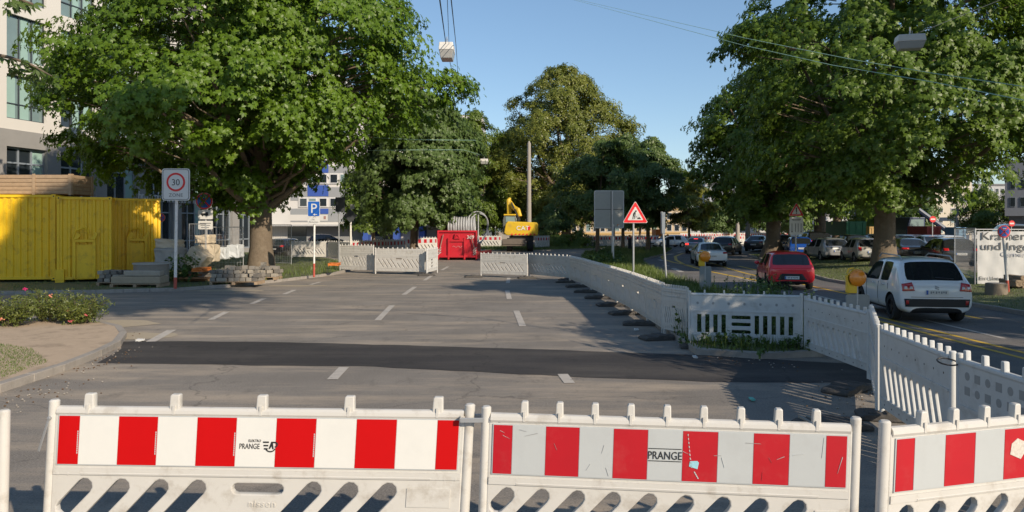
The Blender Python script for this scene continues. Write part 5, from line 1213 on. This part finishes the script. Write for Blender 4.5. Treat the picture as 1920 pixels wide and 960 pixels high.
        patch('tailgate_seam', [(-.70*k, .40*H), (.70*k, .40*H), (.70*k, .405*H), (-.70*k, .405*H)], TRIM, off=.003, n=8)
    elif 'aygo' in opts:
        for s_ in (-1, 1):
            patch('tail_light', [(s_*.72*k, .615*H), (s_*.86*k, .56*H), (s_*.80*k, .73*H), (s_*.74*k, .76*H)] if False else [(s_*.66*k, .57*H), (s_*.74*k, .56*H), (s_*.93*k, .70*H), (s_*.86*k, .72*H)], LENSW, off=.014)
        patch('bumper_insert', [(-.62*k, .27*H), (.62*k, .27*H), (.42*k, .43*H), (-.42*k, .43*H)], TRIM, off=.012, n=10)
        patch('lower_trim', [(-.7*k, .205*H), (.7*k, .205*H), (.74*k, .225*H), (-.74*k, .225*H)], TRIM, off=.01, n=8)
    else:
        tl = tail or (.62, .93, .54, .64); lm = M('lit_brake_light', (.8, .03, .02), .3, emit=2.5) if 'brake' in opts else LENSR
        for s_ in (-1, 1): patch('tail_light', [(s_*tl[0]*k, tl[2]*H), (s_*tl[1]*k, tl[2]*H), (s_*tl[1]*k, tl[3]*H), (s_*tl[0]*k, tl[3]*H)], lm, off=.014, n=5)
        patch('lower_trim', [(-.8*k, .20*H), (.8*k, .20*H), (.8*k, .27*H), (-.8*k, .27*H)], TRIM, off=.01, n=6)
        if 'brake' in opts: patch('tail_light', [(-.2*k, .89*H), (.2*k, .89*H), (.2*k, .91*H), (-.2*k, .91*H)], lm, off=.02, n=3)
    zp = .44 if 'suv' in opts else (.29 if 'aygo' in opts else (.40 if 'lowplate' not in opts else .32)); pw = .26
    q = MB(); hp = bvh.ray_cast(Vector((0, -L, zp*H+.05)), Vector((0, 1, 0)))[0]; yb = (hp.y if hp else -L/2)-.03
    q.box(-pw, pw, yb, yb+.012, zp*H, zp*H+.115); pl_ = q.build('number_plate', PLATE, t); q = MB(); q.box(-pw+.005, -pw+.05, yb-.003, yb, zp*H+.005, zp*H+.11); q.build('plate_band', BLUE, pl_)
    q = MB(); cols = (-.16, -.11, -.04, .02, .08, .13, .18)
    for i, c_ in enumerate(cols): q.box(c_, c_+.035, yb-.003, yb, zp*H+.03+(i % 2)*.012, zp*H+.085)
    q.build('blurred_marks', M('blurred_marks', (.25, .26, .27), .6), pl_)
    # front
    for s_ in (-1, 1): patch('headlight', [(s_*.55*k, .37*H), (s_*.86*k, .37*H), (s_*.86*k, .47*H), (s_*.6*k, .44*H)], LENSW, 'front', .012, 4)
    patch('grille', [(-.45*k, .26*H), (.45*k, .26*H), (.45*k, .36*H), (-.45*k, .36*H)], TRIM, 'front', .01, 4)
    # side details
    for sd_ in ('left', 'right'):
        for y_ in (-L/2+.30*L, -L/2+.52*L): patch('door_handle', [(y_, .535*H), (y_+.15, .535*H), (y_+.15, .555*H), (y_, .555*H)], pnt, sd_, .03, 2)
        for y_ in (-L/2+.245*L, -L/2+.435*L, -L/2+.68*L): patch('door_seam', [(y_, .22*H), (y_+.012, .22*H), (y_+.012, .575*H), (y_, .575*H)], TRIM, sd_, .0015, 4)
        patch('sill', [(-L/2+.31*L, .135*H), (-L/2+.70*L, .135*H), (-L/2+.70*L, .18*H), (-L/2+.31*L, .18*H)], TRIM, sd_, .012, 6)
    for s_ in (-1, 1):
        q = MB(); q.sph((s_*(hw+.07), -L/2+.665*L, .645*H), (.10, .05, .07), 12); q.tube([(s_*hw*.93, -L/2+.67*L, .61*H), (s_*(hw+.05), -L/2+.665*L, .63*H)], .02, 6); q.build('wing_mirror', TRIM if 'suv' in opts else pnt, t, 60)
        for yy in ya:
            q = MB(); xo_ = s_*(hw-.02); xi = s_*(hw-.21)
            prof = [(xi, wr*.62), (xi, wr*.93), (xi+s_*.03, wr), (xo_-s_*.03, wr), (xo_, wr*.93), (xo_, wr*.64)]
            nn = 26; vs = []
            for i in range(nn):
                th = 2*PI*i/nn
                for (xx, rr_) in prof: vs.append((xx, yy+rr_*math.cos(th), wr+rr_*math.sin(th)))
            m_ = len(prof); q.add(vs, [(i*m_+j, i*m_+(j+1) % m_, ((i+1) % nn)*m_+(j+1) % m_, ((i+1) % nn)*m_+j) for i in range(nn) for j in range(m_)])
            wt = q.build('wheel', TYRE, t, 50)
            q = MB(); xr_ = xo_-s_*.035; q.cyl((xi+s_*.02, yy, wr), (xr_-s_*.02, yy, wr), wr*.63, n=24, m=1); q.cyl((xr_-s_*.02, yy, wr), (xr_+s_*.012, yy, wr), .05, n=12)
            for sp in range(5):
                th = 2*PI*sp/5+.3; c_, s2 = math.cos(th), math.sin(th); Tm = Matrix.Translation((0, yy, wr)) @ Matrix.Rotation(th, 4, 'X')
                q.box(min(xr_-s_*.01, xr_+s_*.01), max(xr_-s_*.01, xr_+s_*.01), .04, wr*.63, -.035, .035, 0, Tm)
            for i in range(24):
                t0, t1 = 2*PI*i/24, 2*PI*(i+1)/24; a_, b_ = wr*.57, wr*.645
                q.add([(xr_, yy+a_*math.cos(t0), wr+a_*math.sin(t0)), (xr_, yy+b_*math.cos(t0), wr+b_*math.sin(t0)), (xr_, yy+b_*math.cos(t1), wr+b_*math.sin(t1)), (xr_, yy+a_*math.cos(t1), wr+a_*math.sin(t1))], [(0, 1, 2, 3)])
            q.build('rim', [rim or RIMS, RIMD], wt, 40)
    return t
PW = paint('white_car_paint', (.74, .76, .77)); PR = paint('red_car_paint', (.75, .012, .024)); PB = paint('black_car_paint', (.012, .012, .014)); PS = paint('silver_car_paint', (.36, .37, .38), .5, .35)
PBL = paint('blue_car_paint', (.012, .07, .34)); PG = paint('grey_car_paint', (.20, .20, .19), .4); PSB = paint('pale_blue_car_paint', (.25, .31, .38), .4); PCH = paint('champagne_car_paint', (.42, .40, .36), .4, .35)
car('compact_suv', 'white compact SUV with black rear bumper insert and roof rails', 1757, 18.4, 8, 3.75, 1.72, 1.62, SUVT, PW, ('suv',), rim=RIMD, wheel=.33)
SUV = [tuple(r) for r in HATCH]
t = car('small_hatchback', 'bright red small hatchback driving beside the median', 1485, 28.0, 10, 3.5, 1.72, 1.46, HATCH, PR, ('aygo',))
car('parked_car', 'white saloon with dark rear window in the queue of traffic', 1336, 44.5, 8, 4.6, 1.85, 1.43, SEDAN, PW, tail=(.66, .93, .55, .62), group='cars queuing on the right carriageway')
car('parked_car', 'grey saloon with lit red brake lights in the queue', 1303, 66, 18, 4.5, 1.8, 1.45, SEDAN, PG, ('brake',), group='cars queuing on the right carriageway')
car('parked_car', 'dark estate car ahead of the white saloon', 1352, 62, 28, 4.6, 1.85, 1.6, HATCH, PB, group='cars queuing on the right carriageway')
car('parked_car', 'white wagon seen from its side at the far junction', 1284, 88, -108, 4.3, 1.8, 1.45, HATCH, PW)
GC = 'cars parked under the right chestnuts'
for a_ in (('silver hatchback with dark window left of the silver two-door car', 1572, 46, 2, 4.0, 1.72, 1.48, HATCH, PS, (.72, .92, .62, .80)),
           ('pale silver small car half hidden by the chestnut trunk', 1636, 42, 7, 3.55, 1.62, 1.46, HATCH, PCH, (.70, .92, .50, .63)),
           ('glossy black saloon with chrome tail strip right of the chestnut trunk', 1722, 42, 12, 4.8, 1.9, 1.42, SEDAN, PB, (.50, .92, .56, .63)),
           ('black hatchback partly behind the wire fence', 1803, 38.5, 12, 4.3, 1.85, 1.5, HATCH, PB, (.62, .9, .55, .64)),
           ('bright blue hatchback in the car park', 1503, 53, 14, 3.9, 1.7, 1.5, HATCH, PBL, (.80, .95, .60, .86)),
           ('tall black SUV next to the blue hatchback', 1541, 55, 4, 4.7, 1.95, 1.75, HATCH, PB, (.7, .9, .55, .62)),
           ('grey-green car left of the blue hatchback', 1470, 60, 10, 4.3, 1.8, 1.6, HATCH, PG, (.7, .9, .55, .62)),
           ('black car behind the left chestnut trunk', 1412, 68, 30, 4.5, 1.8, 1.5, SEDAN, PB, (.6, .9, .55, .62)),
           ('pale blue saloon roof showing behind the black saloon', 1762, 49, 12, 4.6, 1.8, 1.5, SEDAN, PSB, (.6, .9, .55, .62)),
           ('pale blue hatchback roof right of the chestnut trunk', 1700, 54, 12, 4.2, 1.8, 1.52, HATCH, PSB, (.6, .9, .55, .62)),
           ('dark car behind the pale silver small car', 1612, 53, 6, 4.3, 1.8, 1.52, HATCH, PB, (.6, .9, .55, .62)),
           ('white car behind the black hatchback by the fence', 1795, 50, 12, 4.4, 1.8, 1.5, HATCH, PW, (.6, .9, .55, .62)),
           ('dark grey car in the far row behind the green container', 1655, 60, 6, 4.3, 1.8, 1.5, HATCH, PG, (.6, .9, .55, .62))):
    car('parked_car', a_[0], *a_[1:7], a_[7], a_[8], tail=a_[9], group=GC)
car('parked_car', 'dark car parked left by the blue and grey building', 578, 92, 70, 4.4, 1.8, 1.5, HATCH, PB)
car('parked_car', 'dark car parked behind the chestnut trunk', 512, 58, 15, 4.2, 1.8, 1.5, HATCH, PB)
car('parked_car', 'silver van roof at the far right behind the banner', 1912, 50, 20, 5.0, 2.0, 2.3, HATCH, PSB, cat='van')
# ---------------------------------------------------------------- trees
LA = leafmat('chestnut_leaf', (.075, .15, .010), (.165, .27, .020), (.23, .28, .04), .45)
LB = leafmat('dark_chestnut_leaf', (.075, .13, .030), (.14, .21, .055), (.18, .23, .06), .42)
LC = leafmat('plane_leaf', (.10, .14, .018), (.24, .25, .04), (.30, .26, .06), .4)
LD = leafmat('lime_leaf', (.07, .13, .015), (.16, .22, .025), None, .36)
LE = leafmat('right_chestnut_leaf', (.08, .145, .014), (.165, .255, .030), (.23, .27, .05), .45)
LY = leafmat('yellow_green_leaf', (.12, .15, .015), (.24, .24, .03), None, .35)
LR = leafmat('rose_leaf', (.055, .085, .018), (.17, .19, .035), (.25, .19, .08), .25)
def unit(v): return v/np.maximum(np.linalg.norm(v, axis=-1, keepdims=True), 1e-9)
def leaves(C, Nn, O, s, k=5, jit=.35, droop=.35):
    """C centres, Nn normals, O outward dirs; k leaflets each a rhombus; returns (N*k,4,3)"""
    n = len(C); Nn = unit(Nn+rng.normal(0, jit, (n, 3))); U = unit(O-Nn*np.sum(O*Nn, 1, keepdims=True)+rng.normal(0, .25, (n, 3)))
    U = unit(U-Nn*np.sum(U*Nn, 1, keepdims=True)); Vv = np.cross(Nn, U); sz = s*rng.uniform(.65, 1.2, (n, 1)); out = np.zeros((n, k, 4, 3))
    for i in range(k):
        a = 0 if k == 1 else (i-(k-1)/2)*R(200/(k-1)) if k > 1 else 0
        d_ = U*math.cos(a)+Vv*math.sin(a); p = np.cross(Nn, d_); ls = sz*(1-.12*abs(i-(k-1)/2)); dr = Nn*(-droop)*ls
        wd = .26 if k > 1 else .45
        out[:, i, 0] = C; out[:, i, 1] = C+d_*ls*.6+p*ls*wd+dr*.25; out[:, i, 2] = C+d_*ls+dr; out[:, i, 3] = C+d_*ls*.6-p*ls*wd+dr*.25
    return out.reshape(-1, 4, 3)
def tree(name, lab, x, y, prof, tr, th_, npad, nleaf, s, mat, k=5, padr=(.8, 1.5), cat='tree', lean=(0, 0), limbs=8, group=None, inner=.35, zmax=None, droopy=.5, flare=1.3, rough=.6, off=(0, 0), thick=.18, z0=None, shift=(0, 0), tilt=0):
    zb = g(x, y) if z0 is None else z0; t = thing(name, lab, cat, (x, y, zb), 0, group)
    zs = [p[0] for p in prof]; rs = [p[1] for p in prof]; zl, zh = zs[0], zs[-1]
    zz = np.linspace(zl, zh, 200); rr_ = np.interp(zz, zs, rs); wts = rr_/rr_.sum()
    zc = rng.choice(zz, npad, p=wts)+rng.normal(0, .15, npad); R_ = np.interp(zc, zs, rs); ang = rng.uniform(0, 2*PI, npad)
    lob = 1+.10*np.sin(ang*3+zc*.9+x)+.09*np.sin(ang*5-zc*1.3+y)
    q = np.where(rng.random(npad) < inner, rng.uniform(.2, .8, npad), rng.uniform(.82, 1.04, npad)); rad = R_*q*lob
    zc = zc+tilt*np.cos(ang)*rad*(1-(zc-zl)/(zh-zl)); f_ = (zc-zl)/(zh-zl); ox = off[0]*f_+lean[0]*f_+shift[0]; oy = off[1]*f_+lean[1]*f_+shift[1]
    C = np.stack([np.cos(ang)*rad+ox, np.sin(ang)*rad+oy, zc], 1); Od = np.stack([np.cos(ang), np.sin(ang), np.zeros(npad)], 1)
    up = unit(np.stack([np.cos(ang)*droopy, np.sin(ang)*droopy, np.ones(npad)], 1)+rng.normal(0, .18, (npad, 3)))
    pr = rng.uniform(padr[0], padr[1], npad)*np.interp(zc, [zl, (zl+zh)/2, zh], [.85, 1, .7])
    idx = np.repeat(np.arange(npad), nleaf); n = len(idx); A1 = unit(Od-up*np.sum(Od*up, 1, keepdims=True)); A2 = np.cross(up, A1)
    rr2 = np.sqrt(rng.random(n)); aa = rng.uniform(0, 2*PI, n); u_ = rr2*np.cos(aa); v_ = rr2*np.sin(aa)
    rim = 1+.25*np.sin(aa*4+idx)
    P = C[idx]+A1[idx]*(u_*pr[idx]*rim)[:, None]+A2[idx]*(v_*pr[idx]*rim*.9)[:, None]+up[idx]*((-.38*rr2**2*pr[idx])+rng.normal(0, thick, n)*pr[idx])[:, None]
    nr = unit(up[idx]*.75+A1[idx]*(u_*.6)[:, None]+A2[idx]*(v_*.6)[:, None]+Od[idx]*.6); od = unit(A1[idx]*u_[:, None]+A2[idx]*v_[:, None]+Od[idx]*.6)
    o = npmesh('crown', leaves(P, nr, od, s, k, .32), 4, mat, t)
    mb = MB(); H0 = th_
    pts = [(0, 0, -.1), (0, 0, .25), (lean[0]*.02, lean[1]*.02, H0*.4), (lean[0]*.05, lean[1]*.05, H0)]; top = zl+(zh-zl)*.8
    mb.tube([pts[0], pts[1], pts[2], pts[3], (lean[0]*.3+.2*tr+shift[0], .1+shift[1], H0+(top-H0)*.4), (lean[0]*.7+shift[0], shift[1], top)], [tr*flare*1.25, tr*flare, tr, tr*.95, tr*.5, tr*.12], 12)
    order = rng.permutation(npad)[:limbs] if limbs < npad else range(npad)
    for j, i in enumerate(order):
        e = C[i]; b0 = Vector((shift[0]*.95, shift[1]*.95, H0*rng.uniform(.85, 1.1)+ (max(0, e[2]-H0)*.25*rng.random() if j > limbs*.4 else 0))); e = Vector(e); m1 = b0.lerp(e, .4)+Vector((0, 0, -.08*(e-b0).length*rng.random()))+Vector(rng.normal(0, .25, 3)); m2 = b0.lerp(e, .75)+Vector((0, 0, .3))+Vector(rng.normal(0, .2, 3))
        r0 = tr*rng.uniform(.28, .5) if j < limbs*.4 else tr*.2
        mb.tube([b0, m1, m2, e], [r0, r0*.65, r0*.35, r0*.1], 7)
    for i in range(npad):
        if rng.random() < .5: e = Vector(C[i]); b0 = Vector((e.x*.55, e.y*.55, e.z-.25*abs(pr[i])-.5)); mb.tube([b0, b0.lerp(e, .5)+Vector(rng.normal(0, .1, 3)), e], [.05*tr+.02, .03, .012], 4)
    mb.build('trunk', BARK, t, 60); return t
# left big chestnut
tree('chestnut_tree', 'broad sunlit chestnut with spreading limbs left of the road', X(490, 38), 38, [(3.9, 1.6), (5.2, 3.6), (6.3, 6.8), (7.5, 9.2), (10.5, 8.5), (14, 7.7), (18, 3.5)], .56, 3.4, 640, 120, .205, LA, 5, (.8, 1.55), limbs=26, lean=(-.6, 0), inner=.36, off=(-.3, 0), tilt=.17)
# right chestnuts
tree('chestnut_tree', 'largest right-hand chestnut with bare pale trunk on the grass island', X(1658, 38.5), 38.5, [(3.8, 3.0), (5.2, 5.6), (7.5, 7.3), (11, 7.6), (15, 6.2), (18, 3)], .52, 3.6, 450, 110, .21, LE, 5, (.75, 1.4), limbs=20, inner=.35, lean=(.7, 0))
tree('chestnut_tree', 'chestnut with flared trunk left of the largest right-hand one', X(1449, 55), 55, [(3.2, 2.6), (4.6, 5.0), (7.5, 6.2), (10.5, 5.6), (14, 4.3), (17, 1.5)], .52, 3.4, 330, 95, .24, LE, 5, (.8, 1.4), limbs=14, flare=1.8, lean=(1.2, 0))
tree('chestnut_tree', 'third chestnut trunk behind the blue hatchback', X(1537, 66), 66, [(4, 3.5), (6.5, 6.5), (11, 7), (15, 5), (18, 2)], .5, 3.8, 240, 50, .40, LE, 3, (1, 1.8), limbs=14)
tree('chestnut_tree', 'fourth chestnut behind the green container', X(1570, 74), 74, [(4, 3.5), (6.5, 6), (11, 6.5), (15, 4.5), (17, 2)], .45, 3.8, 200, 50, .42, LE, 3, (1, 1.8), limbs=12)
tree('chestnut_tree', 'chestnut filling the upper right corner behind the banner', X(2010, 50), 50, [(6.5, 3.5), (8.5, 5.8), (12, 6.8), (16, 5.5), (19, 2)], .45, 5, 230, 60, .34, LE, 3, (.9, 1.6), limbs=12)
tree('chestnut_tree', 'dark round chestnut left of the red skip', X(776, 58), 58, [(2.6, 2.2), (3.4, 3.8), (5.5, 4.7), (8.5, 4.4), (11, 3.2), (12.6, 1.2)], .30, 2.8, 300, 100, .25, LB, 5, (.8, 1.3), limbs=12, lean=(.6, 0), droopy=.9)
tree('lime_tree', 'lighter green tree right behind the dark round chestnut', X(890, 96), 96, [(1.8, 2.4), (4, 4.4), (9, 5.0), (14, 3.6), (17.3, 1.0)], .25, 2.4, 220, 60, .32, LD, 3, (.7, 1.2), limbs=8)
tree('lime_tree', 'slim mid green tree between the lamp and the tall plane tree', X(925, 112), 112, [(2, 2.4), (6, 4.6), (11, 4.6), (16, 2)], .25, 2.4, 130, 60, .34, LD, 3, (.7, 1.2), limbs=8)
tree('plane_tree', 'tall olive green plane tree rising in the centre of the view', X(1062, 98), 98, [(3, 5), (6, 9.0), (10, 10.2), (13.5, 9.4), (17, 7.6), (20, 5.2), (23.4, 1.4)], .6, 5, 580, 70, .36, LC, 3, (.8, 1.5), limbs=30, inner=.2, thick=.3, off=(-.6, 0))
tree('lime_tree', 'dark green tree with thin trunk behind the large grey sign', X(1120, 56), 56, [(3.0, 1.6), (4.2, 2.8), (6.0, 3.1), (7.6, 2.2), (8.8, .8)], .15, 2.6, 120, 75, .27, LB, 3, (.5, .95), limbs=8, lean=(.6, 0))
tree('lime_tree', 'dark tree with two stems right of the roadworks triangle', X(1215, 70), 70, [(2.8, 2.0), (4.5, 3.6), (7, 3.7), (9, 2.3), (10.4, .8)], .18, 2.8, 150, 75, .30, LB, 3, (.6, 1.1), limbs=8)
tree('lime_tree', 'dark slender tree between the two median trees', X(1168, 80), 80, [(2.8, 2.0), (4.5, 3.6), (8, 3.6), (11, 2.3), (12.4, .8)], .18, 2.8, 130, 70, .32, LB, 3, (.6, 1.1), limbs=8)
tree('locust_tree', 'yellow-green tree standing in sun behind the dark median trees', X(1292, 92), 92, [(2.4, 1.6), (4, 3.0), (6.5, 3.0), (9, 1.2)], .16, 3, 100, 70, .28, LY, 3, (.5, .9), limbs=8)
tree('street_tree', 'small bluish tree at the end of the street', X(1345, 110), 110, [(2, 2), (4, 2.8), (6.3, 1.2)], .15, 2, 70, 60, .34, LB, 3, (.6, 1.0), limbs=6)
tree('street_tree', 'light green tree left of the pale concrete pole', X(1372, 120), 120, [(2, 2.4), (4, 3.4), (7, 2.0), (7.8, .8)], .16, 2, 80, 60, .36, LD, 3, (.6, 1.1), limbs=6)
tree('street_tree', 'small green tree behind the banner fence', X(1850, 85), 85, [(2, 2.5), (3.5, 3.6), (6.5, 1.6)], .2, 2, 90, 60, .3, LD, 3, (.6, 1.1), limbs=6)
tree('street_tree', 'dark small tree behind the excavator pole', X(1032, 88), 88, [(1.4, 1.2), (2.8, 2.4), (4.8, 1.2)], .12, 1.4, 70, 60, .25, LB, 3, (.5, .8), limbs=6)
for i, (px, d, r_, h_) in enumerate(((1048, 84, 1.9, 1.5), (1085, 84, 1.8, 1.9))):
    tree('shrub', ['low rounded light green shrub right of the excavator', 'taller shrub to the right of the low rounded one'][i], X(px, d), d, [(.1, r_*.9), (h_*.5, r_), (h_*.85, r_*.7), (h_, r_*.3)], .05, .3, 90, 80, .13, LD, 1, (.3, .5), cat='shrub', limbs=6)
for i, (px, d) in enumerate(((1200, 130), (1420, 125), (1320, 160), (1700, 110), (1640, 120), (960, 120), (700, 85), (1480, 110), (1780, 140))):
    tree('street_tree', ['far tree behind the yellowish building', 'far tree behind the concrete pole', 'farthest tree before the grey office slab', 'far tree left of the cream tower', 'far tree above the dark blue truck', 'far tree behind the excavator boom', 'background tree beside the blue columns', 'far tree over the queue of parked cars', 'far tree right behind the cream tower'][i], X(px, d), d, [(2.5, 2.5), (5, 4), (8, 3.4), (10.5, 1.0)] if i != 2 else [(2, 2), (4, 3), (6, 1)], .2, 2.4, 80, 50, .5, LB if i % 2 else LD, 3, (.8, 1.4), limbs=5)
# trees beside and behind the viewpoint, whose shade falls into the view
tree('chestnut_tree', 'small chestnut just right of the view shading the white barriers', 11.5, 8.1, [(3.3, 2), (4.4, 2.9), (5.6, 2.6), (6.8, 1)], .2, 3, 120, 70, .26, LE, 3, (.8, 1.4), limbs=8)
tree('chestnut_tree', 'chestnut right of the view shading the right carriageway', 21.0, 10.5, [(5, 3.5), (7, 5.0), (10, 5.0), (12.5, 2)], .45, 5, 180, 60, .32, LE, 3, (.9, 1.6), limbs=8)
tree('street_tree', 'tree just right of the view with a high crown over the carriageway', 13.5, 15.5, [(8.4, 1.5), (9.3, 2.9), (10.3, 2.7), (11, 1.2)], .2, 7, 130, 70, .28, LE, 3, (.7, 1.1), limbs=8)
tree('shade_caster_tree', 'added unseen tree with a high shifted crown that shades the yellow containers', 17.0, -2.0, [(16, 2.2), (18.5, 3.6), (21, 3.6), (24, 2)], .03, 14, 340, 80, .40, LB, 3, (.9, 1.6), limbs=8, flare=1.2, shift=(-9.3, 2.4))  # unseen tree added to shade the containers, trunk thinned to lose its own shadow
# overhanging branches at the top left
t = thing('overhanging_tree', 'tree whose dark leafy branches hang in from the left edge', 'tree', (-13.5, 14, 0)); mb = MB(); mb.tube([(0, 0, 0), (0, 0, 3), (-.3, 0, 8)], [.3, .24, .1], 10); P = []; 
for pth in ([W(-200, 60, 14), W(-60, 92, 14), W(20, 108, 14), W(60, 122, 14), W(98, 143, 14)], [W(-200, -40, 13), W(-40, -18, 13), W(30, -4, 13), W(62, 8, 13)]):
    loc = [p-Vector((-13.5, 14, 0)) for p in pth]; mb.tube([Vector((0, 0, 5))]+loc, [.12, .07, .04, .03, .02, .01][:len(loc)+1], 6)
    for a_, b_ in zip(loc, loc[1:]):
        for q in range(9): P.append(a_.lerp(b_, random.random())+Vector((random.uniform(-.12, .12), random.uniform(-.3, .3), random.uniform(-.22, .05))))
mb.build('trunk', BARK, t, 60); P = np.array(P); npmesh('foliage', leaves(P, np.tile([.1, -.4, .8], (len(P), 1)), rng.normal(0, 1, (len(P), 3)), .16, 5, .6, .9), 4, LB, t)

# ---------------------------------------------------------------- grass, weeds, flowers
GR = leafmat('grass_blade', (.06, .11, .018), (.15, .19, .04), (.24, .20, .08), .2)
GRD = leafmat('weed_leaf', (.05, .105, .02), (.12, .19, .04), (.20, .20, .08), .25)
P = scatter(lv, 60000); P = P[(P[:, 0] > -24)]; nz = np.sin(P[:, 0]*1.9)+np.sin(P[:, 1]*2.3+P[:, 0]); rgt = (P[:, 0] > -11.5)
P = P[(nz > -.2) | rgt]; blades('verge_grass', P[:42000], .10, np.where(P[:42000, 0] > -11.5, .28, .12), .025, GR, .6, label='green grass on the verge left of the road')
P = scatter(med, 34000); blades('median_grass', P, .10, .30, .03, GR, .6, label='long grass along the median strip')
P = scatter(rv, 90000); P = P[(P[:, 1] > 12) & (P[:, 0] < 27)]; blades('island_grass', P, gz(P)+.09, .09, .03, GR, .8, label='short mown grass on the island under the chestnuts')
P = scatter(fv, 6000); blades('far_grass', P, .1, .3, .05, GR, .6, label='grass on the far island beyond the excavator')
bl = [G(*p) for p in ((-300, 830), (0, 725), (60, 702), (92, 690), (60, 665), (0, 655), (-300, 655))]; P = scatter([(p.x, p.y) for p in bl], 14000); blades('bed_grass', P, .1, .05, .012, GR, .9, label='patch of short grass in the corner of the flower bed')
# tall weeds: stems with leaves
def weeds(name, lab, C, h, n_st, s, mat):
    st = MB(); P = []
    for i in range(n_st):
        b = Vector(C[i % len(C)])+Vector((random.gauss(0, .25), random.gauss(0, .3), 0)); hh = h*random.uniform(.4, 1.1); tp = b+Vector((random.gauss(0, .12)*hh, random.gauss(0, .12)*hh, hh)); st.tube([b, b.lerp(tp, .5)+Vector((random.gauss(0, .02), 0, 0)), tp], [.008, .006, .003], 3)
        for k in range(int(20*hh/h)+6): P.append(b.lerp(tp, random.uniform(.1, 1)))
    P = np.array(P); t = tag(npmesh(name, leaves(P, np.tile([0, 0, 1.], (len(P), 1)), rng.normal(0, 1, (len(P), 3)), s, 1, .6, .2), 4, mat), lab, 'weeds', None, 'stuff')
    st.build('stem', GRD, t)
def along(A, Bp, n, w_=.5): A = Vector(A); Bp = Vector(Bp); return [A.lerp(Bp, i/(n-1))+Vector((random.uniform(-w_, w_), random.uniform(-w_, w_), .1)) for i in range(n)]
weeds('tall_weeds', 'tall weeds growing on the median behind the long row', along((4.0, 33, 0), (4.4, 17, 0), 90, .5), .5, 420, .07, GRD)
weeds('tall_weeds', 'tall seeding weeds beside the red hatchback', along((7.0, 24, 0), (6.6, 18, 0), 40, .8)+along((9.0, 26.0, 0), (7.2, 21.5, 0), 24, .4), .72, 170, .06, GRD)
weeds('low_weeds', 'leafy weeds round the vertical slotted barrier', along((3.7, 14.4, 0), (5.9, 14.0, 0), 12, .14), .26, 60, .07, GRD)
weeds('low_weeds', 'leafy weeds growing through the slots behind the vertical slotted barrier', along((3.8, 15.4, 0), (5.8, 15.2, 0), 22, .25), .7, 120, .09, GRD)
weeds('tall_weeds', 'tall grass and weeds at the far end of the median', along((5.4, 44, 0), (7.4, 58, 0), 40, 1.0), .6, 260, .12, GRD)
b = G(1160, 600); weeds('verge_weeds', 'weeds growing between the paving stones left of the chestnut', along((X(345, 31), 31, 0), (X(350, 32), 32, 0), 4, .2), 1.2, 26, .14, GRD)
# rose bushes
def bush(lab, px, d, wd, h, dens, flowers):
    x = X(px, d); t = thing('rose_bush', lab, 'shrub', (x, d, .10)); P = []; st = MB()
    for i in range(34):
        a_ = random.uniform(0, 2*PI); rr_ = wd*math.sqrt(random.random())*.9; tp = Vector((math.cos(a_)*rr_, math.sin(a_)*rr_*.7, h*random.uniform(.5, 1.08)*(1-.35*(rr_/wd)**2))); b0 = Vector((tp.x*.3, tp.y*.3, 0)); st.tube([b0, b0.lerp(tp, .5)+Vector((0, 0, .05)), tp], [.008, .006, .003], 4)
        for k in range(dens): f_ = random.uniform(.25, 1.05); P.append(b0.lerp(tp, f_)+Vector((random.gauss(0, .09), random.gauss(0, .09), random.gauss(0, .05))))
    P = np.array(P); npmesh('foliage', leaves(P, np.tile([.1, -.2, .8], (len(P), 1)), rng.normal(0, 1, (len(P), 3)), .065, 3, .7, .2), 4, LR, t); st.build('stem', BARK, t)
    for (fx, fz, m_) in flowers:
        q = MB()
        for k in range(9): q.sph((fx*wd+random.gauss(0, .02), -wd*.5+random.gauss(0, .02), h*fz+random.gauss(0, .015)), (.022, .02, .014), 6)
        q.build('flower', m_, t, 60)
PK = M('pink_petal', (.55, .10, .12), .6, var=.2, sc=20); MG = M('magenta_petal', (.50, .01, .13), .6); SA = M('salmon_petal', (.60, .22, .14), .6, var=.2, sc=20)
bush('dense yellow-green rose bush at the left edge', 18, 17.3, .75, .72, 42, [(.1, .3, SA)])
bush('tall rose bush with a magenta bloom', 95, 18.2, 1.0, .82, 44, [(-.3, 1.0, MG), (.3, .8, SA)])
bush('rose bush with small pink flowers by the sandy kerb', 150, 17.8, .75, .68, 42, [(-.1, .5, PK), (.0, .15, PK), (.45, .35, PK)])
# small stones and leaf litter in the gutters
q = MB()
for (x0, y0, x1, y1, n, sp_) in ((120, 705, 235, 655, 120, .25), (0, 760, 110, 720, 90, .3), (1640, 735, 1560, 760, 60, .3), (1300, 668, 1500, 690, 60, .25), (200, 640, 240, 628, 50, .2)):
    A_, B_ = G(x0, y0), G(x1, y1)
    for i in range(n): p = A_.lerp(B_, random.random()); s_ = random.uniform(.006, .022); q.sph((p.x+random.gauss(0, sp_), p.y+random.gauss(0, sp_), s_*.4+.004), (s_, s_*.8, s_*.6), 5, random.randint(0, 1))
tag(q.build('gravel', [M('gravel_light', (.35, .31, .26), .9), M('leaf_litter', (.13, .075, .035), .9)]), 'loose grit and dry leaf bits along the kerbs', 'gravel', None, 'stuff')
